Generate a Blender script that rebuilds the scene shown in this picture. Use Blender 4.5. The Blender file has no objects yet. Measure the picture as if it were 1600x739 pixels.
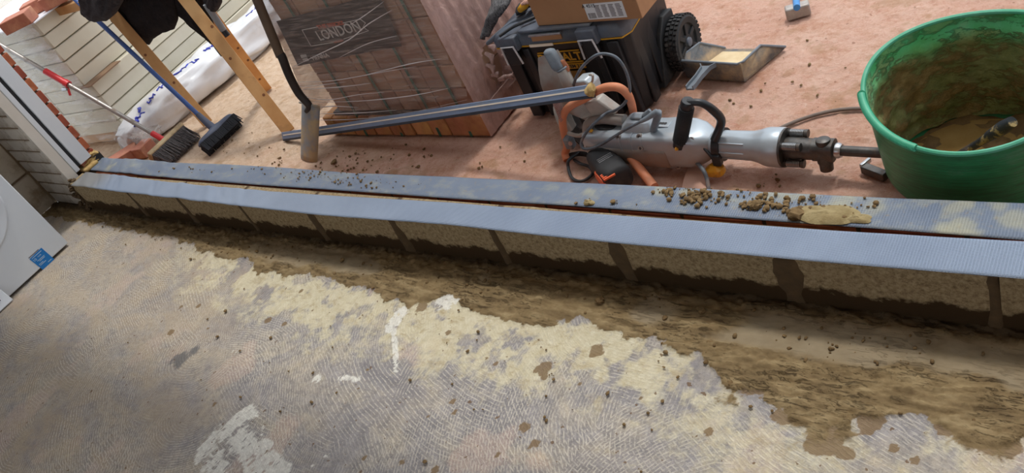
import bpy, bmesh, math, random
import numpy as np
from mathutils import Vector, Matrix, noise as mnoise
random.seed(7)
SC = bpy.context.scene
COL = SC.collection
PI = math.pi

# ------------------------------------------------------------------ camera
W_, H_ = 1600, 739
F_ = 1295.218
RM = ((0.77462814, 0.08206217, -0.62707021),     # world X in camera axes (right, down, forward)
      (0.49447111, -0.69675475, 0.51964521),
      (-0.39427093, -0.7125999, -0.5803032))
CAM = Vector((0, 0, 1.5615))
R3 = Matrix(RM)
cd = bpy.data.cameras.new('camera'); cam = bpy.data.objects.new('camera', cd); COL.objects.link(cam)
right = Vector([RM[i][0] for i in range(3)]); up = Vector([-RM[i][1] for i in range(3)]); back = Vector([-RM[i][2] for i in range(3)])
cam.matrix_world = Matrix(((right.x, up.x, back.x, CAM.x), (right.y, up.y, back.y, CAM.y), (right.z, up.z, back.z, CAM.z), (0, 0, 0, 1)))
cd.sensor_width = 36; cd.lens = F_ / 1600 * 36; cd.clip_start = 0.02
SC.camera = cam

# ------------------------------------------------------------------ world, sun, exposure
w = bpy.data.worlds.new('world'); SC.world = w; w.use_nodes = True
nt = w.node_tree; nt.nodes.clear()
tc = nt.nodes.new('ShaderNodeTexCoord'); sx = nt.nodes.new('ShaderNodeSeparateXYZ')
cr = nt.nodes.new('ShaderNodeValToRGB'); bg = nt.nodes.new('ShaderNodeBackground'); wo = nt.nodes.new('ShaderNodeOutputWorld')
nt.links.new(tc.outputs['Generated'], sx.inputs[0]); nt.links.new(sx.outputs[2], cr.inputs[0])
cr.color_ramp.elements[0].position = 0.0; cr.color_ramp.elements[0].color = (0.52, 0.58, 0.66, 1)
cr.color_ramp.elements[1].position = 1.0; cr.color_ramp.elements[1].color = (0.93, 0.96, 1.0, 1)
nt.links.new(cr.outputs[0], bg.inputs[0]); bg.inputs[1].default_value = 1.5
nt.links.new(bg.outputs[0], wo.inputs[0])
sd = bpy.data.lights.new('sun', 'SUN'); sun = bpy.data.objects.new('sun', sd); COL.objects.link(sun)
sd.energy = 1.6; sd.angle = math.radians(8); sd.color = (1.0, 0.965, 0.91)
SUN_EL, SUN_AZ = 67, 84      # veiled sun, high over the garden in front of the opening
a, e = math.radians(SUN_AZ), math.radians(SUN_EL)
sdir = Vector((math.cos(a) * math.cos(e), math.sin(a) * math.cos(e), math.sin(e)))
sun.rotation_euler = sdir.to_track_quat('Z', 'Y').to_euler(); sun.location = (0, 4, 6)
SC.view_settings.view_transform = 'Standard'; SC.view_settings.look = 'None'
SC.view_settings.exposure = 0.14; SC.view_settings.gamma = 1.0

# ------------------------------------------------------------------ measuring helpers
def ray(px, py):
    return R3 @ Vector((px - 800, py - 369.5, F_))
def P(px, py, z=0.0):
    d = ray(px, py); t = (z - CAM.z) / d.z; return CAM + d * t
def PY(px, py, Y):
    d = ray(px, py); t = (Y - CAM.y) / d.y; return CAM + d * t
def PX(px, py, X):
    d = ray(px, py); t = (X - CAM.x) / d.x; return CAM + d * t
V = Vector
def lin(c):
    return tuple(((v / 255) / 12.92 if v / 255 <= 0.04045 else ((v / 255 + 0.055) / 1.055) ** 2.4) for v in c) + (1,)

# ------------------------------------------------------------------ node helpers
def newmat(name):
    m = bpy.data.materials.new(name); m.use_nodes = True
    nt = m.node_tree; b = nt.nodes['Principled BSDF']
    return m, nt, b
def N(nt, t, **kw):
    n = nt.nodes.new(t)
    for k, v in kw.items(): setattr(n, k, v)
    return n
def L(nt, a, b): nt.links.new(a, b)
def mathn(nt, op, a, b=None, c=None, clamp=False):
    n = N(nt, 'ShaderNodeMath', operation=op); n.use_clamp = clamp
    for i, v in enumerate((a, b, c)):
        if v is None: continue
        if isinstance(v, (int, float)): n.inputs[i].default_value = v
        else: L(nt, v, n.inputs[i])
    return n.outputs[0]
def noise(nt, co, scale, detail=4, rough=0.55, out=0, dist=0.0):
    n = N(nt, 'ShaderNodeTexNoise'); n.inputs['Scale'].default_value = scale; n.inputs['Detail'].default_value = detail
    n.inputs['Roughness'].default_value = rough; n.inputs['Distortion'].default_value = dist
    L(nt, co, n.inputs['Vector']); return n.outputs[out]
def ramp(nt, f, *stops):
    r = N(nt, 'ShaderNodeValToRGB'); els = r.color_ramp.elements
    while len(els) < len(stops): els.new(0.5)
    for e_, (p, c) in zip(els, stops):
        e_.position = p; e_.color = c if len(c) == 4 else lin(c)
    L(nt, f, r.inputs[0]); return r.outputs[0]
def mix(nt, f, a, b, mode='MIX'):
    n = N(nt, 'ShaderNodeMix', data_type='RGBA', blend_type=mode)
    if isinstance(f, (int, float)): n.inputs[0].default_value = f
    else: L(nt, f, n.inputs[0])
    for i, v in ((6, a), (7, b)):
        if isinstance(v, tuple): n.inputs[i].default_value = v if len(v) == 4 else lin(v)
        else: L(nt, v, n.inputs[i])
    return n.outputs[2]
def bump(nt, b, h, strength=0.3, dist=0.01, prev=None):
    n = N(nt, 'ShaderNodeBump'); n.inputs['Strength'].default_value = strength; n.inputs['Distance'].default_value = dist
    L(nt, h, n.inputs['Height'])
    if prev is not None: L(nt, prev, n.inputs['Normal'])
    L(nt, n.outputs[0], b.inputs['Normal']); return n.outputs[0]
def objco(nt):
    return N(nt, 'ShaderNodeTexCoord').outputs['Object']
def mapped(nt, co, s=(1, 1, 1), r=(0, 0, 0)):
    m = N(nt, 'ShaderNodeMapping'); m.inputs['Scale'].default_value = s; m.inputs['Rotation'].default_value = r
    L(nt, co, m.inputs[0]); return m.outputs[0]
MATS = {}
def gm(name, c1, c2=None, scale=12, rough=0.6, metal=0.0, bs=0.0, bscale=60, dirt=None, dscale=6, dlo=0.55, dhi=0.7, st=(1, 1, 1), var=0.0, spec=0.5):
    """general material: two tones by noise, optional dirt patches, fine relief"""
    if name in MATS: return MATS[name]
    m, nt, b = newmat(name); co = mapped(nt, objco(nt), st)
    c2 = c2 or tuple(int(v * 0.86) for v in c1)
    col = ramp(nt, noise(nt, co, scale, 5), (0.33, c1), (0.68, c2))
    r = rough
    if dirt:
        f = ramp(nt, noise(nt, co, dscale, 6, 0.65), (dlo, (0, 0, 0, 1)), (dhi, (1, 1, 1, 1)))
        col = mix(nt, f, col, dirt)
        rr = N(nt, 'ShaderNodeMapRange'); L(nt, f, rr.inputs[0]); rr.inputs[3].default_value = rough; rr.inputs[4].default_value = 0.9
        L(nt, rr.outputs[0], b.inputs['Roughness'])
        mm = N(nt, 'ShaderNodeMapRange'); L(nt, f, mm.inputs[0]); mm.inputs[3].default_value = metal; mm.inputs[4].default_value = 0
        L(nt, mm.outputs[0], b.inputs['Metallic'])
    else:
        b.inputs['Roughness'].default_value = rough; b.inputs['Metallic'].default_value = metal
    if var:
        oi = N(nt, 'ShaderNodeObjectInfo'); hs = N(nt, 'ShaderNodeHueSaturation')
        v = mathn(nt, 'MULTIPLY_ADD', oi.outputs['Random'], var * 2, 1 - var); L(nt, v, hs.inputs['Value'])
        L(nt, mathn(nt, 'MULTIPLY_ADD', oi.outputs['Random'], var * 0.08, 0.5 - var * 0.04), hs.inputs['Hue'])
        L(nt, col, hs.inputs['Color']); col = hs.outputs[0]
    L(nt, col, b.inputs['Base Color']); b.inputs['Specular IOR Level'].default_value = spec
    if bs: bump(nt, b, noise(nt, co, bscale, 6, 0.6), bs, 0.004)
    MATS[name] = m; return m

# ------------------------------------------------------------------ object helpers
ORG = {}
def thing(name, label, cat, loc, group=None):
    o = bpy.data.objects.new(name, None); COL.objects.link(o); o.location = loc; o.empty_display_size = 0.05
    o['label'] = label; o['category'] = cat
    if group: o['group'] = group
    ORG[o] = V(loc); return o
def tag(o, label, cat, group=None, kind=None):
    o['label'] = label; o['category'] = cat
    if group: o['group'] = group
    if kind: o['kind'] = kind
    return o
def obj(name, bm, mat, parent=None, bev=0.0, sharp=38, seg=2, origin=None, sub=0, solid=0.0):
    """link a world-space bmesh as one object, its origin at 'origin' (default: centre of its foot)"""
    bm.normal_update()
    for f in bm.faces: f.smooth = True
    lim = math.radians(sharp)
    for e_ in bm.edges:
        if len(e_.link_faces) == 2 and e_.calc_face_angle(0) > lim: e_.smooth = False
    xs = [v.co.x for v in bm.verts]; ys = [v.co.y for v in bm.verts]; zs = [v.co.z for v in bm.verts]
    if origin is None:
        origin = V(((min(xs) + max(xs)) / 2, (min(ys) + max(ys)) / 2, min(zs)))
    bmesh.ops.translate(bm, verts=bm.verts, vec=-V(origin))
    me = bpy.data.meshes.new(name); bm.to_mesh(me); bm.free()
    for m_ in (mat if isinstance(mat, (list, tuple)) else [mat]): me.materials.append(m_)
    o = bpy.data.objects.new(name, me); COL.objects.link(o)
    if parent is not None:
        o.parent = parent; o.location = V(origin) - ORG[parent]
    else: o.location = origin
    ORG[o] = V(origin)
    if bev:
        b = o.modifiers.new('bevel', 'BEVEL'); b.width = bev; b.segments = seg; b.limit_method = 'ANGLE'; b.angle_limit = math.radians(35)
    if sub:
        s = o.modifiers.new('subdivision', 'SUBSURF'); s.levels = sub; s.render_levels = sub
    if solid:
        s = o.modifiers.new('solidify', 'SOLIDIFY'); s.thickness = abs(solid); s.offset = -1 if solid > 0 else 1
    return o
def struct(name, bm, mat, **kw):
    o = obj(name, bm, mat, **kw); o['kind'] = 'structure'; return o
def B(): return bmesh.new()
ID3 = (V((1, 0, 0)), V((0, 1, 0)), V((0, 0, 1)))
def rotz(deg):
    c, s = math.cos(math.radians(deg)), math.sin(math.radians(deg)); return (V((c, s, 0)), V((-s, c, 0)), V((0, 0, 1)))
def frame_from(u, hint):
    u = V(u).normalized(); n = u.cross(V(hint)).normalized(); v = n.cross(u).normalized(); return (u, n, v)   # u, side, up
def box(bm, c, size, ax=ID3, taper=(1, 1)):
    """box centred at c; taper scales the top face in the first two axes"""
    vs = []
    for k in (-1, 1):
        tx, ty = taper if k == 1 else (1, 1)
        for i, j in ((-1, -1), (1, -1), (1, 1), (-1, 1)):
            vs.append(bm.verts.new(V(c) + ax[0] * (i * size[0] / 2 * tx) + ax[1] * (j * size[1] / 2 * ty) + ax[2] * (k * size[2] / 2)))
    for f in ((3, 2, 1, 0), (4, 5, 6, 7), (0, 1, 5, 4), (1, 2, 6, 5), (2, 3, 7, 6), (3, 0, 4, 7)):
        bm.faces.new([vs[i] for i in f])
    return vs
def bx(x0, x1, y0, y1, z0, z1, bm=None):
    bm = bm or B(); box(bm, ((x0 + x1) / 2, (y0 + y1) / 2, (z0 + z1) / 2), (x1 - x0, y1 - y0, z1 - z0)); return bm
def prism(bm, pts, n):
    """polygon pts (world) extruded by vector n"""
    n = V(n); a = [bm.verts.new(p) for p in pts]; b = [bm.verts.new(V(p) + n) for p in pts]
    f1 = bm.faces.new(a[::-1]); f2 = bm.faces.new(b); k = len(a)
    for i in range(k): bm.faces.new((a[i], a[(i + 1) % k], b[(i + 1) % k], b[i]))
    bmesh.ops.recalc_face_normals(bm, faces=bm.faces)
    return bm
def loft(bm, rings, cap=True, close=True):
    R = [[bm.verts.new(p) for p in r] for r in rings]; n = len(R[0])
    for i in range(len(R) - 1):
        for j in range(n if close else n - 1):
            bm.faces.new((R[i][j], R[i][(j + 1) % n], R[i + 1][(j + 1) % n], R[i + 1][j]))
    if cap: bm.faces.new(R[0][::-1]); bm.faces.new(R[-1])
    bmesh.ops.recalc_face_normals(bm, faces=bm.faces)
    return bm
def smooth_path(pts, n=6):
    pts = [V(p) for p in pts]
    if len(pts) < 3: return pts
    out = []
    for i in range(len(pts) - 1):
        p0 = pts[max(i - 1, 0)]; p1 = pts[i]; p2 = pts[i + 1]; p3 = pts[min(i + 2, len(pts) - 1)]
        for k in range(n):
            t = k / n
            out.append(0.5 * ((2 * p1) + (p2 - p0) * t + (2 * p0 - 5 * p1 + 4 * p2 - p3) * t * t + (3 * p1 - p0 - 3 * p2 + p3) * t ** 3))
    out.append(pts[-1]); return out
def tube(bm, pts, r, n=10, smooth=0, cap=True):
    if smooth:
        k = len(pts); pts = smooth_path(pts, smooth)
        if not isinstance(r, (int, float)):
            q = len(pts); r = [np.interp(i / (q - 1) * (k - 1), range(k), r) for i in range(q)]
    pts = [V(p) for p in pts]; rings = []; prev = None
    for i, p in enumerate(pts):
        t = (pts[min(i + 1, len(pts) - 1)] - pts[max(i - 1, 0)]).normalized()
        if prev is None:
            a_ = V((0, 0, 1)) if abs(t.z) < 0.9 else V((1, 0, 0)); s = t.cross(a_).normalized()
        else: s = (prev - t * prev.dot(t)).normalized()
        prev = s; q = t.cross(s); rr = r if isinstance(r, (int, float)) else r[i]
        rings.append([p + (s * math.cos(2 * PI * j / n) + q * math.sin(2 * PI * j / n)) * rr for j in range(n)])
    return loft(bm, rings, cap)
def cyl(bm, a, b, r, n=20, r2=None): return tube(bm, [a, b], [r, r if r2 is None else r2], n)
def lathe(bm, c, axis, prof, n=28):
    """prof: list of (distance along axis, radius)"""
    ax_ = V(axis).normalized(); h = V((0, 0, 1)) if abs(ax_.z) < 0.9 else V((1, 0, 0)); s = ax_.cross(h).normalized(); q = ax_.cross(s)
    return loft(bm, [[V(c) + ax_ * d + (s * math.cos(2 * PI * j / n) + q * math.sin(2 * PI * j / n)) * max(r, 1e-4) for j in range(n)] for d, r in prof])
def sring(c, u, v, a, b, p=4.0, n=28):
    out = []
    for j in range(n):
        t = 2 * PI * j / n; ct, st = math.cos(t), math.sin(t)
        out.append(V(c) + V(u) * (math.copysign(abs(ct) ** (2 / p), ct) * a) + V(v) * (math.copysign(abs(st) ** (2 / p), st) * b))
    return out
def lump(bm, c, r, squash=0.7, sub=1, amp=0.35):
    g = bmesh.ops.create_icosphere(bm, subdivisions=sub, radius=1.0); s = V((random.uniform(.75, 1.3), random.uniform(.75, 1.3), squash)); off = V((random.random() * 50, random.random() * 50, 0))
    for v in g['verts']:
        k = 1 + amp * mnoise.noise(v.co * 1.7 + off) * 1.6; v.co = V(c) + V((v.co.x * s.x, v.co.y * s.y, v.co.z * s.z)) * (r * k)
def text(body, size, o, u, v, mat, parent, name='lettering', align='CENTER', depth=0.0004, bold=0.0, sx=1.0):
    cu = bpy.data.curves.new('t', 'FONT'); cu.body = body; cu.size = size; cu.align_x = align; cu.align_y = 'CENTER'; cu.extrude = depth; cu.offset = bold; cu.resolution_u = 2
    t = bpy.data.objects.new('t', cu); COL.objects.link(t); bpy.context.view_layer.update()
    me = bpy.data.meshes.new_from_object(t.evaluated_get(bpy.context.evaluated_depsgraph_get()))
    bpy.data.objects.remove(t)
    u = V(u).normalized(); v = V(v).normalized(); n = u.cross(v)
    bm = B(); bm.from_mesh(me); bpy.data.meshes.remove(me)
    for q in bm.verts: q.co = V(o) + u * (q.co.x * sx) + v * q.co.y + n * (q.co.z + depth)
    return obj(name, bm, mat, parent)
def dup(o, name=None, loc=None):
    c = o.copy(); COL.objects.link(c); c.parent = o.parent
    if loc is not None: c.location = loc
    return c
def grid_mesh(name, X, Y, Z, mat, attrs=None, origin=(0, 0, 0)):
    """height field from numpy arrays"""
    ny, nx = X.shape; co = np.stack([X, Y, Z], -1).reshape(-1, 3).astype(np.float32)
    idx = np.arange(ny * nx).reshape(ny, nx)
    q = np.stack([idx[:-1, :-1], idx[:-1, 1:], idx[1:, 1:], idx[1:, :-1]], -1).reshape(-1, 4)
    me = bpy.data.meshes.new(name); me.vertices.add(len(co)); me.vertices.foreach_set('co', co.ravel())
    me.loops.add(q.size); me.polygons.add(len(q)); me.loops.foreach_set('vertex_index', q.ravel().astype(np.int32))
    me.polygons.foreach_set('loop_start', np.arange(0, q.size, 4, dtype=np.int32)); me.update(calc_edges=True); me.validate()
    me.polygons.foreach_set('use_smooth', np.ones(len(q), dtype=bool))
    for k, arr in (attrs or {}).items():
        at = me.attributes.new(k, 'FLOAT', 'POINT'); at.data.foreach_set('value', arr.ravel().astype(np.float32))
    me.materials.append(mat); o = bpy.data.objects.new(name, me); COL.objects.link(o); ORG[o] = V((0, 0, 0)); return o
def vnoise(x, y, s, seed=0, octv=4, rough=0.5):
    rs = np.random.RandomState(seed); T = rs.rand(256, 256); out = np.zeros_like(x); amp = 1; tot = 0
    for k in range(octv):
        u = x * s + 37.3 * k + 11; v = y * s + 17.7 * k + 5; iu = np.floor(u).astype(int); iv = np.floor(v).astype(int); fu = u - iu; fv = v - iv
        fu = fu * fu * (3 - 2 * fu); fv = fv * fv * (3 - 2 * fv)
        g = lambda a_, b_: T[a_ % 256, b_ % 256]
        out += amp * ((g(iu, iv) * (1 - fu) + g(iu + 1, iv) * fu) * (1 - fv) + (g(iu, iv + 1) * (1 - fu) + g(iu + 1, iv + 1) * fu) * fv)
        tot += amp; amp *= rough; s = s * 2.03
    return out / tot
def sstep(a_, b_, x):
    t = np.clip((x - a_) / (b_ - a_), 0, 1); return t * t * (3 - 2 * t)
exec_parts = True
# ------------------------------------------------------------------ materials of the setting
def attr(nt, k): return N(nt, 'ShaderNodeAttribute', attribute_name=k).outputs['Fac']
def ragged(nt, f, n, amp=1.1, w=.16):
    s = mathn(nt, 'ADD', f, mathn(nt, 'MULTIPLY_ADD', n, amp, -amp / 2))
    r = N(nt, 'ShaderNodeMapRange'); L(nt, s, r.inputs[0]); r.inputs[1].default_value = .5 - w; r.inputs[2].default_value = .5 + w; r.interpolation_type = 'SMOOTHSTEP'
    return mathn(nt, 'MULTIPLY', r.outputs[0], mathn(nt, 'GREATER_THAN', f, .02))
def floor_material():
    m, nt, b = newmat('floor_concrete'); co = objco(nt)
    base = ramp(nt, noise(nt, mapped(nt, co, (1, 1.7, 1), (0, 0, .7)), 3.6, 9, .68, dist=.7), (.34, (136, 133, 137)), (.48, (168, 163, 162)), (.58, (188, 178, 164)), (.68, (204, 190, 164)))
    base = mix(nt, ramp(nt, noise(nt, mapped(nt, co, (1, 1, 1)), 22, 8, .75), (.35, (0, 0, 0, 1)), (.7, (1, 1, 1, 1))), base, (122, 119, 120))
    fine = noise(nt, mapped(nt, co, (1, 1.3, 1), (0, 0, .5)), 55, 9, .78, dist=.6)
    base = mix(nt, mathn(nt, 'MULTIPLY', ragged(nt, attr(nt, 'pink'), fine, 1.8, .4), .38), base, (214, 182, 164))
    base = mix(nt, mathn(nt, 'MULTIPLY', attr(nt, 'tan'), ramp(nt, noise(nt, mapped(nt, co, (1, 2.2, 1), (0, 0, .9)), 4.5, 6, .65, dist=.6), (.38, (.15, .15, .15, 1)), (.6, (.85, .85, .85, 1)))), base, (176, 159, 136))
    # old tile adhesive combed in arcs: several fans of thin ridges
    hs = None
    for k, (sc, fr, seed) in enumerate(((1.9, 170, 0.0), (2.9, 135, 3.7))):
        mp = N(nt, 'ShaderNodeMapping'); mp.inputs['Location'].default_value = (seed, seed * .6, 0); L(nt, co, mp.inputs[0])
        wob = noise(nt, mp.outputs[0], 7, 3, .5, out=1)
        vv = N(nt, 'ShaderNodeVectorMath', operation='MULTIPLY_ADD'); L(nt, wob, vv.inputs[0]); vv.inputs[1].default_value = (.035, .035, 0); L(nt, mp.outputs[0], vv.inputs[2])
        vo = N(nt, 'ShaderNodeTexVoronoi', voronoi_dimensions='2D'); vo.inputs['Scale'].default_value = sc; L(nt, vv.outputs[0], vo.inputs['Vector'])
        # distance from an arc centre well off the cell
        off = N(nt, 'ShaderNodeVectorMath', operation='MULTIPLY_ADD'); L(nt, vo.outputs['Color'], off.inputs[0]); off.inputs[1].default_value = (.9, .9, 0); L(nt, vo.outputs['Position'], off.inputs[2])
        dd = N(nt, 'ShaderNodeVectorMath', operation='DISTANCE'); L(nt, vv.outputs[0], dd.inputs[0]); L(nt, off.outputs[0], dd.inputs[1])
        s = mathn(nt, 'SINE', mathn(nt, 'MULTIPLY', dd.outputs['Value'], fr * 4.0))
        s = mathn(nt, 'MULTIPLY_ADD', s, .5, .5)
        brk = ramp(nt, noise(nt, co, 60 + 30 * k, 4, .7), (.42, (0, 0, 0, 1)), (.54, (1, 1, 1, 1)))
        pat = ramp(nt, noise(nt, mp.outputs[0], 2.2 + k, 3, .5), (.4, (0, 0, 0, 1)), (.56, (1, 1, 1, 1)))
        s = mathn(nt, 'MULTIPLY', mathn(nt, 'MULTIPLY', ramp(nt, s, (.62, (0, 0, 0, 1)), (.86, (1, 1, 1, 1))), brk), pat)
        hs = s if hs is None else mathn(nt, 'MAXIMUM', hs, s)
    fleck = ramp(nt, noise(nt, mapped(nt, co, (1, 2.2, 1), (0, 0, .6)), 120, 6, .8, dist=1.5), (.54, (0, 0, 0, 1)), (.66, (1, 1, 1, 1)))
    hs = mathn(nt, 'MAXIMUM', hs, mathn(nt, 'MULTIPLY', fleck, .65))
    keep = mathn(nt, 'SUBTRACT', 1.0, attr(nt, 'mud'), clamp=True)
    hs = mathn(nt, 'MULTIPLY', hs, keep)
    dk = ramp(nt, noise(nt, mapped(nt, co, (1.8, 1, 1), (0, 0, .9)), 100, 7, .8, dist=1.2), (.53, (0, 0, 0, 1)), (.62, (1, 1, 1, 1)))
    base = mix(nt, mathn(nt, 'MULTIPLY', dk, .5), base, (108, 104, 104))
    col = mix(nt, mathn(nt, 'MULTIPLY', hs, .55), base, (222, 214, 198))
    cream = ramp(nt, noise(nt, co, 30, 6, .7), (.3, (204, 191, 152)), (.7, (228, 221, 194)))
    col = mix(nt, mathn(nt, 'MULTIPLY', ragged(nt, attr(nt, 'cream'), fine, 1.5, .42), .82), col, cream)
    smr = ramp(nt, noise(nt, mapped(nt, co, (1, 1.8, 1), (0, 0, .5)), 16, 7, .7, dist=.5), (.52, (0, 0, 0, 1)), (.66, (1, 1, 1, 1)))
    col = mix(nt, mathn(nt, 'MULTIPLY', mathn(nt, 'MULTIPLY', smr, attr(nt, 'cream')), .6), col, (158, 134, 94))
    col = mix(nt, mathn(nt, 'MULTIPLY', ragged(nt, attr(nt, 'white'), fine, 1.6, .3), .88), col, ramp(nt, noise(nt, co, 70, 6, .7), (.3, (205, 202, 192)), (.6, (240, 238, 228))))
    spk = ramp(nt, noise(nt, co, 46, 2, .5), (.705, (0, 0, 0, 1)), (.72, (1, 1, 1, 1)))
    col = mix(nt, mathn(nt, 'MULTIPLY', spk, .8), col, (112, 84, 56))
    mud = ramp(nt, noise(nt, mapped(nt, co, (.5, 1.6, 1)), 26, 7, .65), (.3, (100, 82, 55)), (.5, (130, 110, 77)), (.72, (160, 141, 105)))
    col = mix(nt, mathn(nt, 'MULTIPLY', ragged(nt, attr(nt, 'stain'), fine, 1.3, .2), .85), col, (128, 104, 72))
    col = mix(nt, attr(nt, 'dark'), col, (92, 94, 98))
    col = mix(nt, ragged(nt, attr(nt, 'mud'), fine, .9, .2), col, mud)
    col = mix(nt, attr(nt, 'smooth'), col, ramp(nt, noise(nt, co, 12, 4), (.3, (138, 123, 98)), (.7, (160, 147, 123))))
    ck = ramp(nt, noise(nt, mapped(nt, co, (.28, 1.5, 1), (0, 0, .08)), 62, 7, .78, dist=.8), (.54, (0, 0, 0, 1)), (.60, (1, 1, 1, 1)))
    ck = mathn(nt, 'MULTIPLY', ck, mathn(nt, 'MULTIPLY', attr(nt, 'mud'), ramp(nt, noise(nt, co, 5, 3), (.42, (0, 0, 0, 1)), (.56, (1, 1, 1, 1)))))
    ck = mathn(nt, 'MULTIPLY', ck, mathn(nt, 'SUBTRACT', 1.0, attr(nt, 'smooth'), clamp=True))
    col = mix(nt, mathn(nt, 'MULTIPLY', ck, .6), col, (74, 56, 34))
    wall_shade = attr(nt, 'wall_shade'); col = mix(nt, wall_shade, col, (58, 45, 31))  # shadow of the low wall on the floor, painted into the colour
    L(nt, col, b.inputs['Base Color'])
    b.inputs['Roughness'].default_value = .82; b.inputs['Specular IOR Level'].default_value = .3
    n1 = bump(nt, b, hs, .5, .003)
    n2 = bump(nt, b, noise(nt, co, 120, 7, .75), .35, .003, n1)
    bump(nt, b, mathn(nt, 'SUBTRACT', 1.0, ck), .8, .004, n2)
    return m
def ground_material():
    m, nt, b = newmat('pink_brick_dust'); co = objco(nt)
    c = ramp(nt, noise(nt, co, 2.6, 6, .6), (.28, (206, 158, 138)), (.5, (218, 176, 156)), (.72, (228, 194, 174)))
    c = mix(nt, ramp(nt, noise(nt, co, 9, 8, .75), (.48, (0, 0, 0, 1)), (.68, (1, 1, 1, 1))), c, (196, 146, 118))
    c = mix(nt, mathn(nt, 'MULTIPLY', ramp(nt, noise(nt, co, 30, 9, .82, dist=.8), (.5, (0, 0, 0, 1)), (.66, (1, 1, 1, 1))), .6), c, (190, 128, 106))
    c = mix(nt, mathn(nt, 'MULTIPLY', ramp(nt, noise(nt, mapped(nt, co, (1, 1, 1), (0, 0, 2)), 60, 9, .85, dist=.8), (.53, (0, 0, 0, 1)), (.63, (1, 1, 1, 1))), .6), c, (232, 204, 186))
    c = mix(nt, attr(nt, 'pale'), c, ramp(nt, noise(nt, co, 20, 6, .7), (.35, (206, 176, 146)), (.65, (224, 202, 178))))
    c = mix(nt, attr(nt, 'stone'), c, ramp(nt, noise(nt, co, 45, 6, .8), (.35, (178, 170, 160)), (.6, (220, 215, 206))))
    c = mix(nt, ramp(nt, noise(nt, co, 95, 6, .8, dist=1.2), (.63, (0, 0, 0, 1)), (.70, (1, 1, 1, 1))), c, (234, 214, 200))
    c = mix(nt, mathn(nt, 'MULTIPLY', ramp(nt, noise(nt, co, 38, 3, .5), (.68, (0, 0, 0, 1)), (.72, (1, 1, 1, 1))), .55), c, (140, 92, 68))
    c = mix(nt, attr(nt, 'dirt'), c, (168, 132, 92))
    L(nt, c, b.inputs['Base Color']); b.inputs['Roughness'].default_value = .9; b.inputs['Specular IOR Level'].default_value = .2
    n1 = bump(nt, b, noise(nt, co, 70, 10, .85), .8, .012)
    bump(nt, b, noise(nt, co, 11, 4, .6), .35, .03, n1)
    return m
def block_material(name, c1, c2, cd, lump_=.6, damp=True, paint=None):
    m, nt, b = newmat(name); co = objco(nt)
    c = ramp(nt, noise(nt, co, 90, 8, .8), (.33, cd), (.5, c1), (.66, c2))
    if paint:
        f = ramp(nt, noise(nt, co, 11, 6, .7), (.44, (0, 0, 0, 1)), (.6, (1, 1, 1, 1)))
        c = mix(nt, f, paint, c)
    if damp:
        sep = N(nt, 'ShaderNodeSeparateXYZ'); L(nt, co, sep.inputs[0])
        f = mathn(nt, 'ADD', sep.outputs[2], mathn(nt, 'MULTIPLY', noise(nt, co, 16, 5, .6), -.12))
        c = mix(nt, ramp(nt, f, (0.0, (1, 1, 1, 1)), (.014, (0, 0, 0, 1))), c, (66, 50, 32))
    L(nt, c, b.inputs['Base Color']); b.inputs['Roughness'].default_value = .92; b.inputs['Specular IOR Level'].default_value = .15
    bump(nt, b, noise(nt, co, 130, 8, .8), lump_, .006); return m
def dpc_material(name, base, hi, dirty):
    m, nt, b = newmat(name); co = objco(nt); sep = N(nt, 'ShaderNodeSeparateXYZ'); L(nt, co, sep.inputs[0])
    c = ramp(nt, noise(nt, co, 5, 4), (.3, base), (.7, hi))
    # embossed lozenges
    sx_ = mathn(nt, 'SINE', mathn(nt, 'MULTIPLY', sep.outputs[0], 2 * PI / .0125)); sy_ = mathn(nt, 'SINE', mathn(nt, 'MULTIPLY', sep.outputs[1], 2 * PI / .0062))
    h = mathn(nt, 'MULTIPLY', sx_, sy_); h = mathn(nt, 'ABSOLUTE', h)
    b.inputs['Roughness'].default_value = .36; b.inputs['Specular IOR Level'].default_value = .6
    if dirty:
        f = ramp(nt, noise(nt, mapped(nt, co, (.7, 1.3, 1)), 13, 8, .72), (.5, (0, 0, 0, 1)), (.68, (1, 1, 1, 1)))
        f = mathn(nt, 'MULTIPLY', f, .42)
        c = mix(nt, f, c, (180, 178, 150)); c = mix(nt, attr(nt, 'smear'), c, (208, 198, 142))
        f2 = ramp(nt, noise(nt, co, 60, 4, .6), (.6, (0, 0, 0, 1)), (.7, (1, 1, 1, 1)))
        c = mix(nt, mathn(nt, 'MULTIPLY', f2, .4), c, (150, 132, 96))
        L(nt, mathn(nt, 'MULTIPLY_ADD', f, .4, .42), b.inputs['Roughness'])
    else:
        c = mix(nt, attr(nt, 'smear'), c, (140, 128, 100))
    L(nt, c, b.inputs['Base Color'])
    bump(nt, b, h, .9 if not dirty else .6, .0016); return m

FLOORM = floor_material(); GROUNDM = ground_material()
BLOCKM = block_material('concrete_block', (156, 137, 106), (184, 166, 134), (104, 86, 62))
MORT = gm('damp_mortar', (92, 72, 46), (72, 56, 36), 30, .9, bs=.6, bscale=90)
BRICKM = gm('red_brick', (176, 96, 66), (150, 78, 54), 24, .85, bs=.5, bscale=110, dirt=(196, 150, 118), dscale=14, dlo=.55, dhi=.75, var=.22)
PAINTBR = gm('painted_brick', (222, 214, 202), (206, 196, 182), 8, .8, bs=.7, bscale=60, dirt=(142, 118, 90), dscale=9, dlo=.52, dhi=.74, var=.08)
PAINTBL = gm('painted_block', (208, 196, 178), (188, 174, 152), 7, .85, bs=.5, bscale=70, dirt=(130, 106, 78), dscale=7, dlo=.52, dhi=.76, var=.08)
PLASTER = gm('painted_plaster', (214, 208, 198), (204, 196, 184), 5, .9, bs=.15)
JOINT = gm('old_joint', (148, 128, 102), (118, 96, 72), 25, .95, bs=.4)
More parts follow.
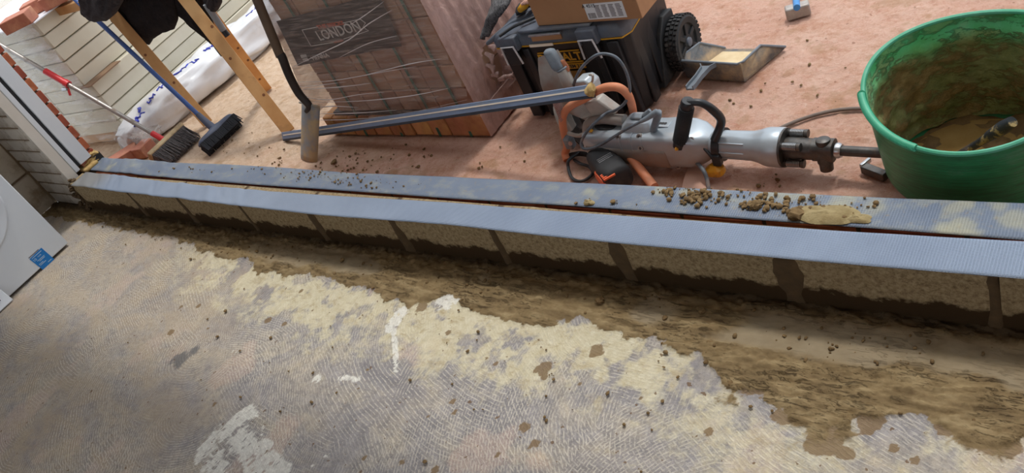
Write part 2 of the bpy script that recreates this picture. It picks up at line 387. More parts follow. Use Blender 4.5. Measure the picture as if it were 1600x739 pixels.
UPVC = gm('white_upvc', (226, 231, 236), (218, 224, 230), 4, .35)
GASKET = gm('black_gasket', (38, 40, 44), None, 20, .6)
FOAM = gm('mortar_lump', (196, 168, 112), (170, 138, 84), 40, .95, bs=.8, bscale=80)

# ------------------------------------------------------------------ floor (inside)
Y0 = 1.275           # inner face of the low wall
xs = np.concatenate([np.linspace(-4.92, -3.6, 160), np.linspace(-3.59, .55, 830), np.linspace(.6, 3.4, 12)])
ys = np.concatenate([np.linspace(-3.0, -.15, 12), np.linspace(-.1, .85, 100), np.linspace(.856, 1.30, 86)])
X, Yg = np.meshgrid(xs, ys)
def wp(*pp): return [P(x, y) for x, y in pp]
mb = wp((112, 348), (200, 362), (300, 385), (350, 402), (420, 425), (500, 440), (560, 455), (640, 478), (700, 470), (760, 492), (850, 512), (930, 508), (1000, 535), (1090, 560), (1120, 600), (1160, 630), (1260, 660), (1400, 668), (1600, 690))
bxs = [p.x for p in mb] + [3.5]; bys = [p.y for p in mb] + [1.02]
bound = np.interp(X, bxs, bys)
n1 = vnoise(X, Yg, 7, 1, 5, .6); n2 = vnoise(X, Yg, 26, 2, 5, .6); n3 = vnoise(X * .35, Yg, 70, 3, 4, .6); n4 = vnoise(X, Yg, 3, 4, 4)
dm = Yg - bound + (n1 - .5) * .11 + (n2 - .5) * .05
mud = sstep(-.004, .012, dm)
rightz = sstep(-1.0, -.75, X)
thin = rightz * sstep(-.09, .02, dm) * sstep(.44, .62, n2 * .5 + n1 * .5 + .02)
mudc = np.clip(np.maximum(mud, thin * .85), 0, 1)
# washed smooth strip beside the wall
sm = sstep(1.12, 1.15, Yg + (n1 - .5) * .10) * sstep(-3.4, -2.4, X) * (1 - sstep(1.22, 1.25, Yg)) * sstep(.42, .5, vnoise(X * .5, Yg, 6, 9, 3) + .02) * .8
cream = sstep(-.30, -.05, dm + (n2 - .5) * .25 + (n4 - .5) * .2) * sstep(.34, .52, n2 * .4 + n1 * .6) * (sstep(-3.9, -2.6, X))
cream = cream * (1 - .45 * sstep(-1.2, -.6, X))
tan_ = (1 - sstep(-2.9, -2.1, X + (n4 - .5) * .8 + (Yg - .5) * .6)) * .95
tan_ = np.clip(tan_ + .2 * sstep(.5, .7, n4), 0, 1)
pink = sstep(.56, .68, vnoise(X, Yg, 4.5, 12, 4)) * .8
def blobs(lst, wob=.5, hard=.35, seed=20):
    out = np.zeros_like(X); nn = vnoise(X, Yg, 40, seed, 4, .6)
    for (px, py, r) in lst:
        p = P(px, py); d = np.hypot(X - p.x, Yg - p.y) / r + (nn - .5) * wob * 2
        out = np.maximum(out, 1 - sstep(1 - hard, 1.0, d))
    return out
def stroke(pts, r, seed=21, wob=.6):
    out = np.zeros_like(X); nn = vnoise(X, Yg, 45, seed, 4, .65); q = [P(*p) for p in pts]
    for a_, b_ in zip(q[:-1], q[1:]):
        dx, dy = b_.x - a_.x, b_.y - a_.y; t = np.clip(((X - a_.x) * dx + (Yg - a_.y) * dy) / (dx * dx + dy * dy), 0, 1)
        d = np.hypot(X - a_.x - t * dx, Yg - a_.y - t * dy) / r + (nn - .5) * wob * 2
        out = np.maximum(out, 1 - sstep(.6, 1.0, d))
    return out
white = np.maximum.reduce([stroke([(330, 690), (385, 650)], .05), stroke([(320, 700), (345, 739)], .045), stroke([(375, 680), (405, 739)], .05, 22), stroke([(410, 700), (440, 739)], .04, 23),
    stroke([(625, 490), (612, 510)], .035, 24, .4), stroke([(614, 505), (620, 578)], .012, 25, .3), stroke([(530, 590), (560, 592)], .012, 26), stroke([(412, 662), (406, 700)], .006, 27),
    blobs([(511, 712, .011), (488, 727, .007), (467, 680, .008), (396, 681, .006), (443, 688, .005), (370, 549, .005), (363, 549, .004), (518, 696, .004), (700, 470, .05), (495, 592, .02)], .3)])
white *= .92 * sstep(.30, .46, vnoise(X, Yg, 55, 77, 5, .7)) * .9
spots = [(282, 480, .012), (310, 478, .014), (268, 518, .018), (324, 514, .009), (850, 575, .03), (932, 548, .028), (1109, 562, .018), (820, 668, .020), (836, 692, .018), (826, 701, .008), (1108, 675, .013), (335, 632, .011),
         (416, 706, .009), (574, 577, .010), (560, 606, .006), (568, 716, .012), (628, 722, .012), (777, 710, .010), (680, 735, .015), (670, 650, .006), (707, 628, .012), (710, 645, .010), (775, 568, .012), (420, 500, .02), (445, 505, .016), (660, 480, .03), (700, 520, .012),
         (790, 480, .02), (850, 590, .014), (1300, 655, .055), (1360, 660, .035), (1290, 690, .045), (1320, 708, .025), (1500, 660, .05), (1560, 690, .05), (1395, 700, .012), (1430, 720, .010), (1225, 650, .03), (1180, 600, .04), (470, 455, .012), (905, 600, .008), (1001, 622, .005), (760, 560, .008)]
stain = blobs(spots, .55) * .85
dark = blobs([(283, 561, .05), (303, 548, .03)], .7) * .75
def px_fade(lo, hi, arr): return sstep(lo, hi, arr)
Z = np.zeros_like(X)
Z += mud * (.004 + .010 * (n3 - .35) * sstep(0, .05, dm) + .006 * (n2 - .5)) * (1 - sm * .85)
Z += mud * sstep(1.22, 1.30, Yg) * .006 * (.5 + n2)
Z += thin * .002
sw = vnoise(X * .5 + .15 * np.sin(Yg * 14), Yg, 95, 31, 3, .6); Z += mud * (1 - sm) * sstep(-1.6, -.9, X) * (sstep(.5, .62, sw)) * .006
sl = vnoise(X, Yg, 60, 32, 3, .6); Z += mud * (1 - sm) * (1 - sstep(-1.6, -.9, X)) * sstep(.56, .66, sl) * .006
Z[Yg > 1.289] = 0; Z = np.maximum(Z, 0)
fl = grid_mesh('floor', X, Yg, Z, FLOORM, dict(mud=np.clip(mudc, 0, 1), cream=cream, tan=tan_, pink=pink, white=white, stain=stain, dark=dark, smooth=sm * mud, wall_shade=.8 * sstep(1.232, 1.268, Yg + (n1 - .5) * .03)))  # last mask: painted shade band along the foot of the low wall
fl['kind'] = 'structure'

# ------------------------------------------------------------------ ground (outside)
gx = np.concatenate([np.linspace(-14, -5.6, 40), np.linspace(-5.5, .6, 760), np.linspace(.7, 5, 20)]); gy = np.concatenate([np.linspace(1.30, 2.9, 230), np.linspace(2.92, 4.5, 60), np.linspace(4.7, 12, 25)])
GX, GY = np.meshgrid(gx, gy)
g1 = vnoise(GX, GY, 9, 41, 5, .6); g2 = vnoise(GX, GY, 45, 42, 4, .6); g3 = vnoise(GX, GY, 2.2, 43, 4)
GZ = (g1 - .5) * .006 + (g2 - .5) * .004 + sstep(.68, .74, g2) * .003 - .002
pale = (1 - sstep(-3.6, -2.2, GX + (g1 - .5) * .9 - (GY - 1.9) * .6)) * .95 + .35 * (1 - sstep(1.50, 1.75, GY + (g1 - .5) * .2)) * sstep(-1.6, -.8, GX)
stone = (1 - sstep(-5.3, -4.9, GX + (g1 - .5) * .3)) * sstep(2.6, 3.0, GY + (g1 - .5) * .3)
dirt = sstep(.6, .72, vnoise(GX, GY, 12, 44, 4)) * (1 - sstep(1.6, 1.8, GY)) * .7 + sstep(.66, .74, vnoise(GX, GY, 16, 45, 4)) * .35
gr = grid_mesh('ground', GX, GY, GZ, GROUNDM, dict(pale=np.clip(pale, 0, 1), stone=stone, dirt=np.clip(dirt, 0, 1))); gr['kind'] = 'structure'

# ------------------------------------------------------------------ room shell
struct('ceiling', bx(-5.1, 3.5, -3.1, 1.38, 2.42, 2.52), PLASTER)
struct('wall_back', bx(-5.1, -3.0, -3.15, -3.0, 0, 2.42), PLASTER)   # unseen back wall; gap beside it added to let daylight in
struct('wall_back', bx(.2, 3.5, -3.15, -3.0, 0, 2.42), PLASTER)
struct('wall_right', bx(3.4, 3.55, -3.0, 1.28, 0, 2.42), PLASTER)
struct('trim_1', bx(-4.44, 3.5, 1.28, 1.50, 2.14, 2.42), PLASTER)
# low inner wall of concrete blocks
def wall_of(name, core, mat): o = struct(name, core, mat); return o
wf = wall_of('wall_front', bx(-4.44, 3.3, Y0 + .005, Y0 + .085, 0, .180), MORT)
JX = [-4.45] + [P(x, y, .185).x for x, y in ((190, 299), (263, 310), (358, 320), (465, 333), (594, 346), (752, 361), (945, 383), (1215, 407), (1547, 435))]
while JX[-1] < 3.2: JX.append(JX[-1] + .45)
for i in range(len(JX) - 1):
    a_, b_ = JX[i] + .007 + random.uniform(0, .006), JX[i + 1] - .007 - random.uniform(0, .006)
    bm = B(); box(bm, ((a_ + b_) / 2, Y0 + .04 + random.uniform(-.001, .002), .092), (b_ - a_, .083, .180)); bmesh.ops.subdivide_edges(bm, edges=bm.edges, cuts=3, use_grid_fill=True)
    for v in bm.verts: v.co += V((0, 1, .3)) * (mnoise.noise(v.co * 11) * .004)
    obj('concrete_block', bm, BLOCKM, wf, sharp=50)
# mortar squeezed out of the upright joints
for i in range(0, len(JX) - 1):
    if JX[i] > .2: break
    w_ = .011 + .004 * (i % 3); k = 2.2 if i in (4, 7, 8) else 1.0
    bm = B(); n_ = 8; ra = []; rb = []
    for t in range(n_ + 1):
        z = .176 - .176 * t / n_; h = w_ * (1 + (k - 1) * math.sin(PI * min(1, t / n_ * 1.3)) + .9 * (t / n_) ** 2) * (1 + .3 * mnoise.noise(V((JX[i] * 9, t * .7, 0)))); sh = .006 * mnoise.noise(V((t * .5, JX[i] * 3, 4)))
        ra.append([V((JX[i] + sh - h, Y0 + .002, z)), V((JX[i] + sh - h * .6, Y0 - .0045, z)), V((JX[i] + sh + h * .6, Y0 - .0045, z)), V((JX[i] + sh + h, Y0 + .002, z)), V((JX[i] + sh, Y0 + .01, z))])
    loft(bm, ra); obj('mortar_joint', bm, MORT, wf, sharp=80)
# outer brick leaf
wo_ = wall_of('wall_outer', bx(-4.60, 3.3, 1.402, 1.494, 0, .152), MORT)
BJ = [.225 * k for k in range(-20, 15)]
bj0 = None
proto = None
for row, z0 in ((1, .088), (0, .010)):
    for i in range(-21, 15):
        xc = i * .225 - .02 + (.1125 if row == 0 else 0)
        if xc - .11 < -4.62 or xc + .11 > 3.28: continue
        if proto is None:
            proto = obj('brick', bx(xc - .1075, xc + .1075, 1.398, 1.498, z0, z0 + .065), BRICKM, wo_, bev=.003)
        else:
            c = dup(proto); c.location = V((xc, 1.448 + random.uniform(-.002, .002), z0)) - ORG[wo_]
# wall corner beside the opening (painted brick), side wall (painted block)
wc = wall_of('wall_corner', bx(-4.92, -4.505, 1.297, 1.345, 0, 2.42), JOINT)
pr = None
for r_ in range(17):
    z0 = .004 + r_ * .075; segs = ((-4.918, -4.705), (-4.695, -4.478)) if r_ % 2 == 0 else ((-4.918, -4.812), (-4.802, -4.585), (-4.575, -4.478))
    for (a_, b_) in segs:
        bm = B(); box(bm, ((a_ + b_) / 2, 1.318 + random.uniform(-.002, .002), z0 + .0335), (b_ - a_ + .004, .05, .067)); obj('brick', bm, PAINTBR, wc, bev=.005, seg=1)
# plastered return between the brickwork and the frame
bm = B(); rings = []
for k in range(25):
    z = .16 + k * .09; j = .004 * mnoise.noise(V((0, k * .9, 2)))
    rings.append([V((-4.50, 1.293, z)), V((-4.470 + j * .6, 1.293 + j, z)), V((-4.474 + j * .6, 1.345, z)), V((-4.50, 1.345, z))])
loft(bm, rings); obj('plaster_return', bm, PLASTER, wc, sharp=60)
wl = wall_of('wall_left', bx(-5.05, -4.928, -3.0, 1.39, 0, 2.42), JOINT)
for r_ in range(5):
    z0 = .005 + r_ * .225; y_ = 1.285 - (.0 if r_ % 2 == 0 else .225)
    if r_ % 2: 
        bm = B(); box(bm, (-4.935, 1.285 - .108, z0 + .107), (.036, .214, .214)); obj('concrete_block', bm, PAINTBL, wl, bev=.006, seg=1)
    while y_ > -.6:
        bm = B(); box(bm, (-4.935 + random.uniform(-.002, .002), y_ - .22, z0 + .107), (.036, .438, .214)); obj('concrete_block', bm, PAINTBL, wl, bev=.006, seg=1); y_ -= .45
# outer brickwork of the house, end bricks seen past the frame
wh = wall_of('wall_facade', bx(-4.80, -4.52, 1.41, 1.495, 0, 2.5), JOINT)  # wall cut short so daylight reaches the slab stack
for r_ in range(31):
    z0 = .165 + r_ * .075
    bm = B(); box(bm, (-4.605 if r_ % 2 == 0 else -4.555, 1.453, z0 + .033), (.21 if r_ % 2 == 0 else .11, .100, .065)); obj('brick', bm, BRICKM, wh, bev=.003, seg=1)
obj('membrane', bx(-4.60, -4.478, 1.47, 1.512, .115, .20), GASKET, wh)
# window/door frame
wn = struct('window_1', bx(-4.50, -4.482, 1.396, 1.468, .205, 2.14), UPVC, bev=.003)
obj('gasket', bx(-4.510, -4.492, 1.372, 1.400, .205, 2.14), GASKET, wn)
obj('inner_profile', bx(-4.50, -4.478, 1.349, 1.376, .19, 2.14), UPVC, wn, bev=.003)
bm = B(); lump(bm, (-4.515, 1.45, .178), .035, .55, 3, .5); lump(bm, (-4.50, 1.485, .205), .018, .8, 3, .5)
obj('mortar_lump', bm, FOAM, wn)
bm = B(); box(bm, (-4.52, 1.425, .170), (.13, .085, .02)); obj('mortar_bed', bm, FOAM, wn, bev=.008)
bm = B()
for k in range(26):
    t = k / 25; lump(bm, (-4.452 + .02 * math.sin(k * 1.7) - .02 * t, 1.27 + .012 * math.sin(k) + .09 * max(0, .25 - t), .19 * (1 - t)), .014, .8, 1, .5)
o = obj('mortar_fillet', bm, MORT, wf); 

# ------------------------------------------------------------------ damp proof course strips
def strip(name, x0, x1, edge0, edge1, ztop, mat, wr, label, smear):
    nx, ny = 900, 14; u = np.linspace(0, 1, nx); v = np.linspace(0, 1, ny); U, Vv = np.meshgrid(u, v); Xs = x0 + (x1 - x0) * U
    e0 = np.interp(Xs, edge0[0], edge0[1]); e1 = np.interp(Xs, edge1[0], edge1[1]); Ys = e0 + (e1 - e0) * Vv
    nz = vnoise(Xs + Ys * 1.2, Ys * .4, 5, 51, 3); fade = wr(Xs)
    Zs = ztop + .0025 + fade * np.abs(vnoise(Xs + Ys * .9, Ys * .3, 9, 52, 2) - .5) * .020 + (nz - .5) * .002
    Zs = np.maximum(Zs, ztop + .0018); Zs -= sstep(.10, 0, Vv) * .002 
    o = grid_mesh(name, Xs, Ys, Zs, mat, dict(smear=smear(Xs, Ys)))
    s = o.modifiers.new('solidify', 'SOLIDIFY'); s.thickness = .0015; s.offset = -1
    tag(o, label, 'damp proof course', 'plastic strips on the low wall'); return o
pn = lambda pp, z: ([P(x, y, z).x for x, y in pp], [P(x, y, z).y for x, y in pp])
near0 = pn(((126, 291), (187, 299.5), (300, 312.5), (400, 324), (500, 335), (700, 350), (850, 367), (1000, 382), (1200, 400), (1300, 409), (1600, 433.8)), .188)
near1 = pn(((143, 270), (180, 273), (250, 283), (320, 290), (400, 297), (500, 304), (700, 316), (850, 328), (1000, 338.5), (1300, 359.5), (1600, 377)), .188)
far0 = pn(((142, 266), (180, 269), (215, 272.5), (250, 276), (400, 288), (550, 298), (700, 309), (850, 318), (980, 327), (1400, 358), (1600, 374)), .162)
far1 = pn(((165, 247), (230, 250), (265, 254), (350, 256.5), (454, 262.5), (550, 270), (700, 276), (980, 289), (1400, 309.5), (1600, 317.5)), .162)
DPC1 = dpc_material('dpc_clean', (132, 147, 170), (146, 161, 183), False); DPC2 = dpc_material('dpc_dirty', (98, 112, 134), (116, 128, 146), True)
def ext(e, x): return (list(e[0]) + [x], list(e[1]) + [e[1][-1]])
strip('damp_proof_course', -4.40, 3.2, ext(near0, 3.3), ext(near1, 3.3), .1845, DPC1, lambda x: 1 - sstep(-3.2, -2.4, x) + .05, 'clean blue-grey embossed plastic damp course on the concrete block wall',
      lambda x, y: (1 - sstep(-4.25, -4.0, x)) * .55)
def smear2(x, y):
    out = np.zeros_like(x); nn = vnoise(x, y, 30, 61, 4, .6)
    for px, py, r in ((1200, 303, .05), (1225, 305, .04), (1310, 318, .05), (1075, 300, .02), (1490, 352, .05), (1500, 322, .03), (1590, 345, .04), (1030, 300, .03), (920, 300, .03), (1560, 318, .03), (1370, 322, .04), (1250, 297, .05), (1280, 340, .05), (170, 262, .04)):
        p = P(px, py, .162); out = np.maximum(out, 1 - sstep(.3, 1, np.hypot((x - p.x) * .8, y - p.y) / r + (nn - .5) * 1.8))
    return out * .3
strip('damp_proof_course', -4.50, 3.2, ext(far0, 3.3), ext(far1, 3.3), .159, DPC2, lambda x: (1 - sstep(-3.7, -3.3, x)) * .8 + .04, 'mortar-stained blue-grey plastic damp course on the outer brick leaf', smear2)

# ------------------------------------------------------------------ mortar crumbs and lumps
LUMPM = gm('mortar_crumb', (132, 108, 72), (104, 82, 52), 40, .95, bs=.8, bscale=90)
LUMPP = gm('mortar_crumb_pale', (164, 148, 108), (136, 118, 80), 30, .95, bs=.8, bscale=90)
def crumbs(name, clusters, zf, label, mat=LUMPM, rmax=.006):
    bm = B()
    for (px, py, sx_, sy_, n_) in clusters:
        for _ in range(n_):
            x, y = random.gauss(px, sx_), random.gauss(py, sy_); p = P(x, y, zf); r = random.uniform(.18, 1) ** 1.8 * rmax
            if zf == .004 and p.y > 1.255: continue
            if .1 < zf < .2 and not (1.405 < p.y < 1.495): continue
            if zf == .001 and not (p.y > 1.52 and all(math.hypot(p.x - qx, p.y - qy) > qr for qx, qy, qr in AVOID)): continue
            lump(bm, (p.x, p.y, zf + r * .5), r + .0008, .75, 1)
    for v in bm.verts: v.co.z = max(v.co.z, zf)
    o = obj(name, bm, mat, sharp=60); return tag(o, label, 'mortar crumbs', kind='stuff')
AVOID = ((-4.36, 1.84, .2), (-4.05, 1.92, .17), (-3.1, 1.74, .12), (-1.55, 1.78, .26), (-1.3, 1.80, .15), (-1.05, 1.80, .13), (-.42, 1.8, .25), (-2.95, 2.0, .16), (-2.7, 2.0, .16), (-2.4, 2.0, .16), (-2.2, 2.0, .16), (-1.25, 2.27, .16), (-1.7, 2.1, .2), (-1.3, 1.66, .1))
crumbs('mortar_crumbs', [(1048, 300, 9, 5, 30), (1085, 308, 12, 7, 80), (1120, 308, 14, 7, 36), (1200, 318, 12, 7, 46), (1225, 322, 14, 7, 36), (1270, 312, 16, 5, 20), (1165, 322, 7, 3, 14), (1340, 325, 24, 8, 22), (1155, 300, 12, 3, 8), (950, 315, 40, 4, 8)], .1635, 'brown mortar crumbs scattered on the stained damp course near the green tub', rmax=.008)
crumbs('mortar_crumbs', [(500, 272, 30, 6, 60), (560, 283, 26, 6, 50), (430, 266, 40, 4, 16), (620, 290, 30, 4, 8), (260, 262, 40, 3, 8), (330, 265, 30, 3, 8)], .1635, 'fine mortar crumbs on the stained damp course below the shovel', rmax=.0045)
crumbs('mortar_crumbs', [(540, 255, 40, 10, 60), (640, 240, 50, 14, 30), (350, 225, 40, 12, 40), (1160, 285, 50, 8, 40), (440, 245, 40, 8, 30), (1200, 150, 60, 30, 20), (800, 250, 60, 12, 14)], .001, 'dark mortar crumbs scattered over the pink dusty ground', rmax=.0065)
crumbs('mortar_crumbs', [(360, 392, 40, 8, 50), (250, 372, 50, 8, 40), (545, 420, 100, 10, 30), (900, 470, 150, 12, 40), (1300, 545, 120, 14, 50), (700, 440, 60, 8, 24), (1000, 600, 300, 60, 60), (500, 520, 200, 60, 40), (170, 350, 30, 6, 30)], .004, 'small mortar crumbs scattered over the concrete floor', rmax=.006)
for k, (px, py, zf, r, lab) in enumerate(((937, 471, .006, .013, 'round dark mortar lump on the muddy floor below the block wall'), (1098, 488, .006, .008, 'small rounded mortar lump on the muddy floor beneath the wide damp joint'), (524, 254, 0, .012, 'brown mortar lump on the dusty ground right of the shovel blade'),
        (1178, 325, .162, .015, 'mortar lump on the damp course left of the crumb cluster'), (1243, 337, .162, .016, 'dark mortar lump at the left edge of the pale splat'), (536, 407, .004, .009, 'mortar lump on the floor under the fifth wall block'))):
    bm = B(); p = P(px, py, zf)
    for q in range(3): lump(bm, (p.x + random.uniform(-.4, .4) * r, p.y + random.uniform(-.4, .4) * r, zf + r * .45), r * (.8 if q else 1), .8, 2, .4)
    for v in bm.verts: v.co.z = max(v.co.z, zf)
    tag(obj('mortar_lump', bm, LUMPM), lab, 'mortar', 'mortar lumps')
for (px, py, a_, b_, h, lab) in ((1292, 335, .085, .036, .012, 'large pale mortar splat on the stained damp course'), (1340, 341, .035, .016, .008, 'smaller pale mortar splat right of the large one'), (920, 317, .018, .012, .010, 'brown mortar splat at the edge of the damp course in front of the cut-off saw')):
    bm = B(); p = P(px, py, .163); n_ = 30; rings = []
    bm.verts.ensure_lookup_table(); prevr = None; c0 = bm.verts.new((p.x, p.y, .163 + h))
    for q in range(1, 7):
        rr = q / 6; ring = []
        for j in range(n_):
            t = 2 * PI * j / n_; k_ = rr * (1 + .28 * mnoise.noise(V((math.cos(t) * 1.4, math.sin(t) * 1.4, px * .01))) )
            hz = h * (1 - rr ** 3) * (.75 + .6 * mnoise.noise(V((math.cos(t) * rr * 3, math.sin(t) * rr * 3, 1))))
            ring.append(bm.verts.new((p.x + a_ * k_ * math.cos(t), min(max(p.y + b_ * k_ * math.sin(t) + .0, 1.392), 1.50), .163 + max(hz, 0))))
        for j in range(n_):
            if prevr is None: bm.faces.new((c0, ring[j], ring[(j + 1) % n_]))
            else: bm.faces.new((prevr[j], ring[j], ring[(j + 1) % n_], prevr[(j + 1) % n_]))
        prevr = ring
    bm.faces.new(prevr[::-1]); bmesh.ops.recalc_face_normals(bm, faces=bm.faces)
    tag(obj('mortar_splat', bm, LUMPP), lab, 'mortar', 'mortar splats')
# ------------------------------------------------------------------ materials of the things
WHITE = gm('appliance_white', (222, 228, 234), (216, 222, 229), 3, .32)
GREYP = gm('grey_plastic', (150, 154, 158), None, 10, .5)
BLACK = gm('black_plastic', (30, 31, 34), (22, 23, 26), 14, .5, dirt=(92, 84, 76), dscale=8, dlo=.6, dhi=.85, bs=.1)
BLACKC = gm('black_plastic_clean', (34, 36, 40), (26, 28, 32), 10, .42, bs=.08)
LIDM = gm('dusty_lid_plastic', (96, 105, 118), (76, 84, 96), 14, .45, dirt=(120, 118, 116), dscale=10, dlo=.5, dhi=.8, bs=.1)
RUB = gm('black_rubber', (40, 41, 43), (30, 31, 33), 30, .7, bs=.2, dirt=(96, 88, 82), dscale=14, dlo=.55, dhi=.8)
YEL = gm('yellow_print', (214, 160, 30), (196, 142, 26), 8, .5)
YELK = gm('yellow_knob', (226, 166, 42), (206, 146, 34), 12, .45, dirt=(140, 110, 66), dscale=20)
WIRE = gm('bright_wire', (214, 216, 220), (200, 202, 206), 30, .35, .2)
STEEL = gm('steel', (190, 192, 194), (160, 162, 165), 30, .3, .9)
STEELD = gm('worn_dark_steel', (92, 90, 88), (70, 68, 66), 40, .45, .7, bs=.3, dirt=(120, 100, 84), dscale=18, dlo=.5, dhi=.75)
SILV = gm('silver_housing', (176, 186, 194), (160, 170, 178), 6, .34, .35, dirt=(168, 150, 136), dscale=7, dlo=.5, dhi=.85)
SILVS = gm('dusty_reflection_silver', (158, 154, 150), (138, 132, 126), 10, .45, .25, dirt=(150, 124, 108), dscale=9, dlo=.48, dhi=.8)  # patchy dust over a base tone browned to suggest a reflection
GUARD = gm('dusty_grey_guard', (178, 174, 166), (156, 148, 140), 16, .55, .2, dirt=(166, 132, 116), dscale=12, dlo=.5, dhi=.8, bs=.2)
GPAD = gm('grey_rubber_pad', (128, 138, 146), (96, 104, 112), 24, .6, bs=.3, dirt=(150, 140, 130), dscale=22)
ORANGE = gm('orange_handle', (220, 142, 102), (210, 128, 88), 14, .5, dirt=(196, 140, 112), dscale=10, dlo=.45, dhi=.7)
ORANGE2 = gm('orange_cover', (226, 104, 58), (204, 84, 44), 14, .5, dirt=(150, 108, 92), dscale=24)
CABLE = gm('grey_cable', (104, 114, 124), (72, 78, 84), 30, .55, dirt=(130, 116, 106), dscale=20)
CABLEB = gm('black_cable', (52, 56, 60), (40, 43, 46), 30, .5)
CABLET = gm('dusty_cable', (122, 106, 96), (104, 92, 84), 30, .7)
WOOD = gm('pale_softwood', (208, 164, 110), (186, 138, 84), 6, .65, st=(1, 1, 1), bs=.15, bscale=40, dirt=(150, 112, 76), dscale=9, dlo=.58, dhi=.8)
WOOD2 = gm('orange_softwood', (224, 166, 100), (202, 138, 76), 6, .6, bs=.15, bscale=40, dirt=(170, 112, 70), dscale=12, dlo=.6, dhi=.75)
WOODB = gm('broom_block_wood', (206, 186, 150), (188, 164, 124), 10, .7, bs=.1, dirt=(150, 130, 104), dscale=14)
KNOT = gm('wood_knot', (132, 84, 50), (112, 68, 40), 40, .7)
CLOTH = gm('black_cloth', (46, 42, 42), (36, 33, 34), 60, .95, bs=.4, bscale=250, spec=.1)
CLOTH2 = gm('charcoal_cloth', (70, 66, 68), (54, 51, 53), 60, .95, bs=.4, bscale=250, spec=.1)
CREAM = gm('cream_slab', (222, 218, 200), (210, 204, 184), 5, .75, bs=.1, bscale=30, var=.03)
CARD = gm('cardboard', (176, 132, 94), (166, 122, 86), 8, .8, bs=.05, dirt=(150, 112, 82), dscale=6, dlo=.6, dhi=.8)
CARDT = gm('cardboard_light', (212, 168, 118), (204, 158, 108), 8, .8)
BROWNW = gm('brown_wrap_card', (150, 122, 96), (134, 108, 86), 12, .8)
SHEET = gm('white_plastic_sheet', (228, 230, 233), (216, 219, 224), 6, .35, bs=.3, bscale=14, dirt=(206, 196, 184), dscale=6, dlo=.62, dhi=.85)
SHEETT = gm('white_top_sheet', (235, 238, 243), (226, 230, 238), 6, .5)
BLUEP = gm('blue_print', (52, 62, 170), (60, 76, 190), 20, .5)
BLUEH = gm('blue_handle', (52, 86, 152), (60, 94, 158), 10, .4, dirt=(96, 104, 124), dscale=8)
BLUEG = gm('blue_grey_plastic', (82, 92, 116), (70, 78, 98), 14, .5)
ALU = gm('dull_aluminium', (176, 172, 168), (156, 152, 148), 10, .4, .6, dirt=(150, 136, 122), dscale=12)
REDP = gm('red_plastic', (218, 52, 58), (204, 44, 50), 10, .4)
BRIS = gm('dark_bristle', (112, 108, 108), (70, 68, 70), 60, .8)
BRIS2 = gm('black_bristle', (44, 47, 54), (32, 34, 40), 60, .8)
LEVELM = gm('slate_blue_metal', (132, 150, 178), (118, 136, 164), 8, .4, .1, dirt=(130, 128, 124), dscale=9, dlo=.55, dhi=.8)
LEVELD = gm('dark_edge', (52, 58, 68), None, 10, .5)
CREAML = gm('cream_line', (246, 234, 214), (240, 226, 206), 30, .6)
PACKB = gm('wrapped_brick', (190, 148, 122), (164, 126, 104), 9, .85, bs=.3, dirt=(182, 150, 122), dscale=7, dlo=.5, dhi=.75, var=.16)
PACKB2 = gm('base_brick', (214, 154, 110), (168, 108, 74), 12, .85, bs=.35, dirt=(206, 160, 100), dscale=5, dlo=.5, dhi=.7, var=.32)
STRAP = gm('green_strap', (52, 112, 92), (44, 96, 80), 20, .4)
LABELB = gm('black_label_sheet', (34, 30, 30), (26, 23, 24), 8, .4, bs=.2, bscale=20)
PWHITE = gm('white_print', (226, 222, 216), None, 20, .6)
PORANGE = gm('orange_print', (206, 84, 52), None, 20, .6)
PAPER = gm('paper_label', (226, 228, 230), (216, 218, 222), 10, .6)
PBLACK = gm('black_print', (52, 50, 52), None, 20, .6)
PGREY = gm('grey_print', (128, 124, 126), (108, 104, 106), 200, .6)
STICK = gm('blue_sticker', (16, 128, 206), (10, 118, 198), 6, .4)
STICKT = gm('pale_blue_print', (190, 222, 242), None, 10, .5)
GREENT = gm('green_rubber', (28, 128, 84), (34, 146, 92), 6, .48, dirt=(96, 140, 116), dscale=5, dlo=.45, dhi=.75, bs=.15, bscale=30)
BLUEHM = gm('blue_painted_shaft', (70, 150, 222), None, 10, .5)
HAMM = gm('hammer_steel', (176, 170, 164), (150, 142, 136), 26, .5, .5, bs=.4, dirt=(196, 176, 164), dscale=24)
MUDM = gm('wet_mortar', (128, 100, 58), (98, 74, 42), 26, .75, bs=.8, bscale=60)
MUDW = gm('watery_mortar', (164, 134, 84), (142, 112, 66), 14, .25)
DUSTM = gm('cream_dust', (222, 202, 164), (206, 182, 142), 20, .95, bs=.3)
PANM = gm('dusty_dark_plastic', (96, 98, 100), (70, 72, 76), 12, .55, dirt=(178, 152, 118), dscale=9, dlo=.42, dhi=.66)
PANE = gm('grey_rim_plastic', (116, 124, 132), (98, 106, 114), 14, .5)
SHOVM = gm('muddy_shovel_steel', (150, 158, 164), (124, 130, 136), 12, .45, .3, dirt=(178, 158, 124), dscale=8, dlo=.40, dhi=.56, bs=.3)
SHAFT = gm('brown_shovel_shaft', (112, 92, 72), (92, 76, 60), 10, .6)
SHAFTD = gm('dark_shovel_strap', (62, 54, 48), (52, 46, 42), 10, .55, .3)
SPRING = gm('dusty_coil', (186, 150, 142), (160, 126, 118), 20, .6, .2)
FABRIC = None
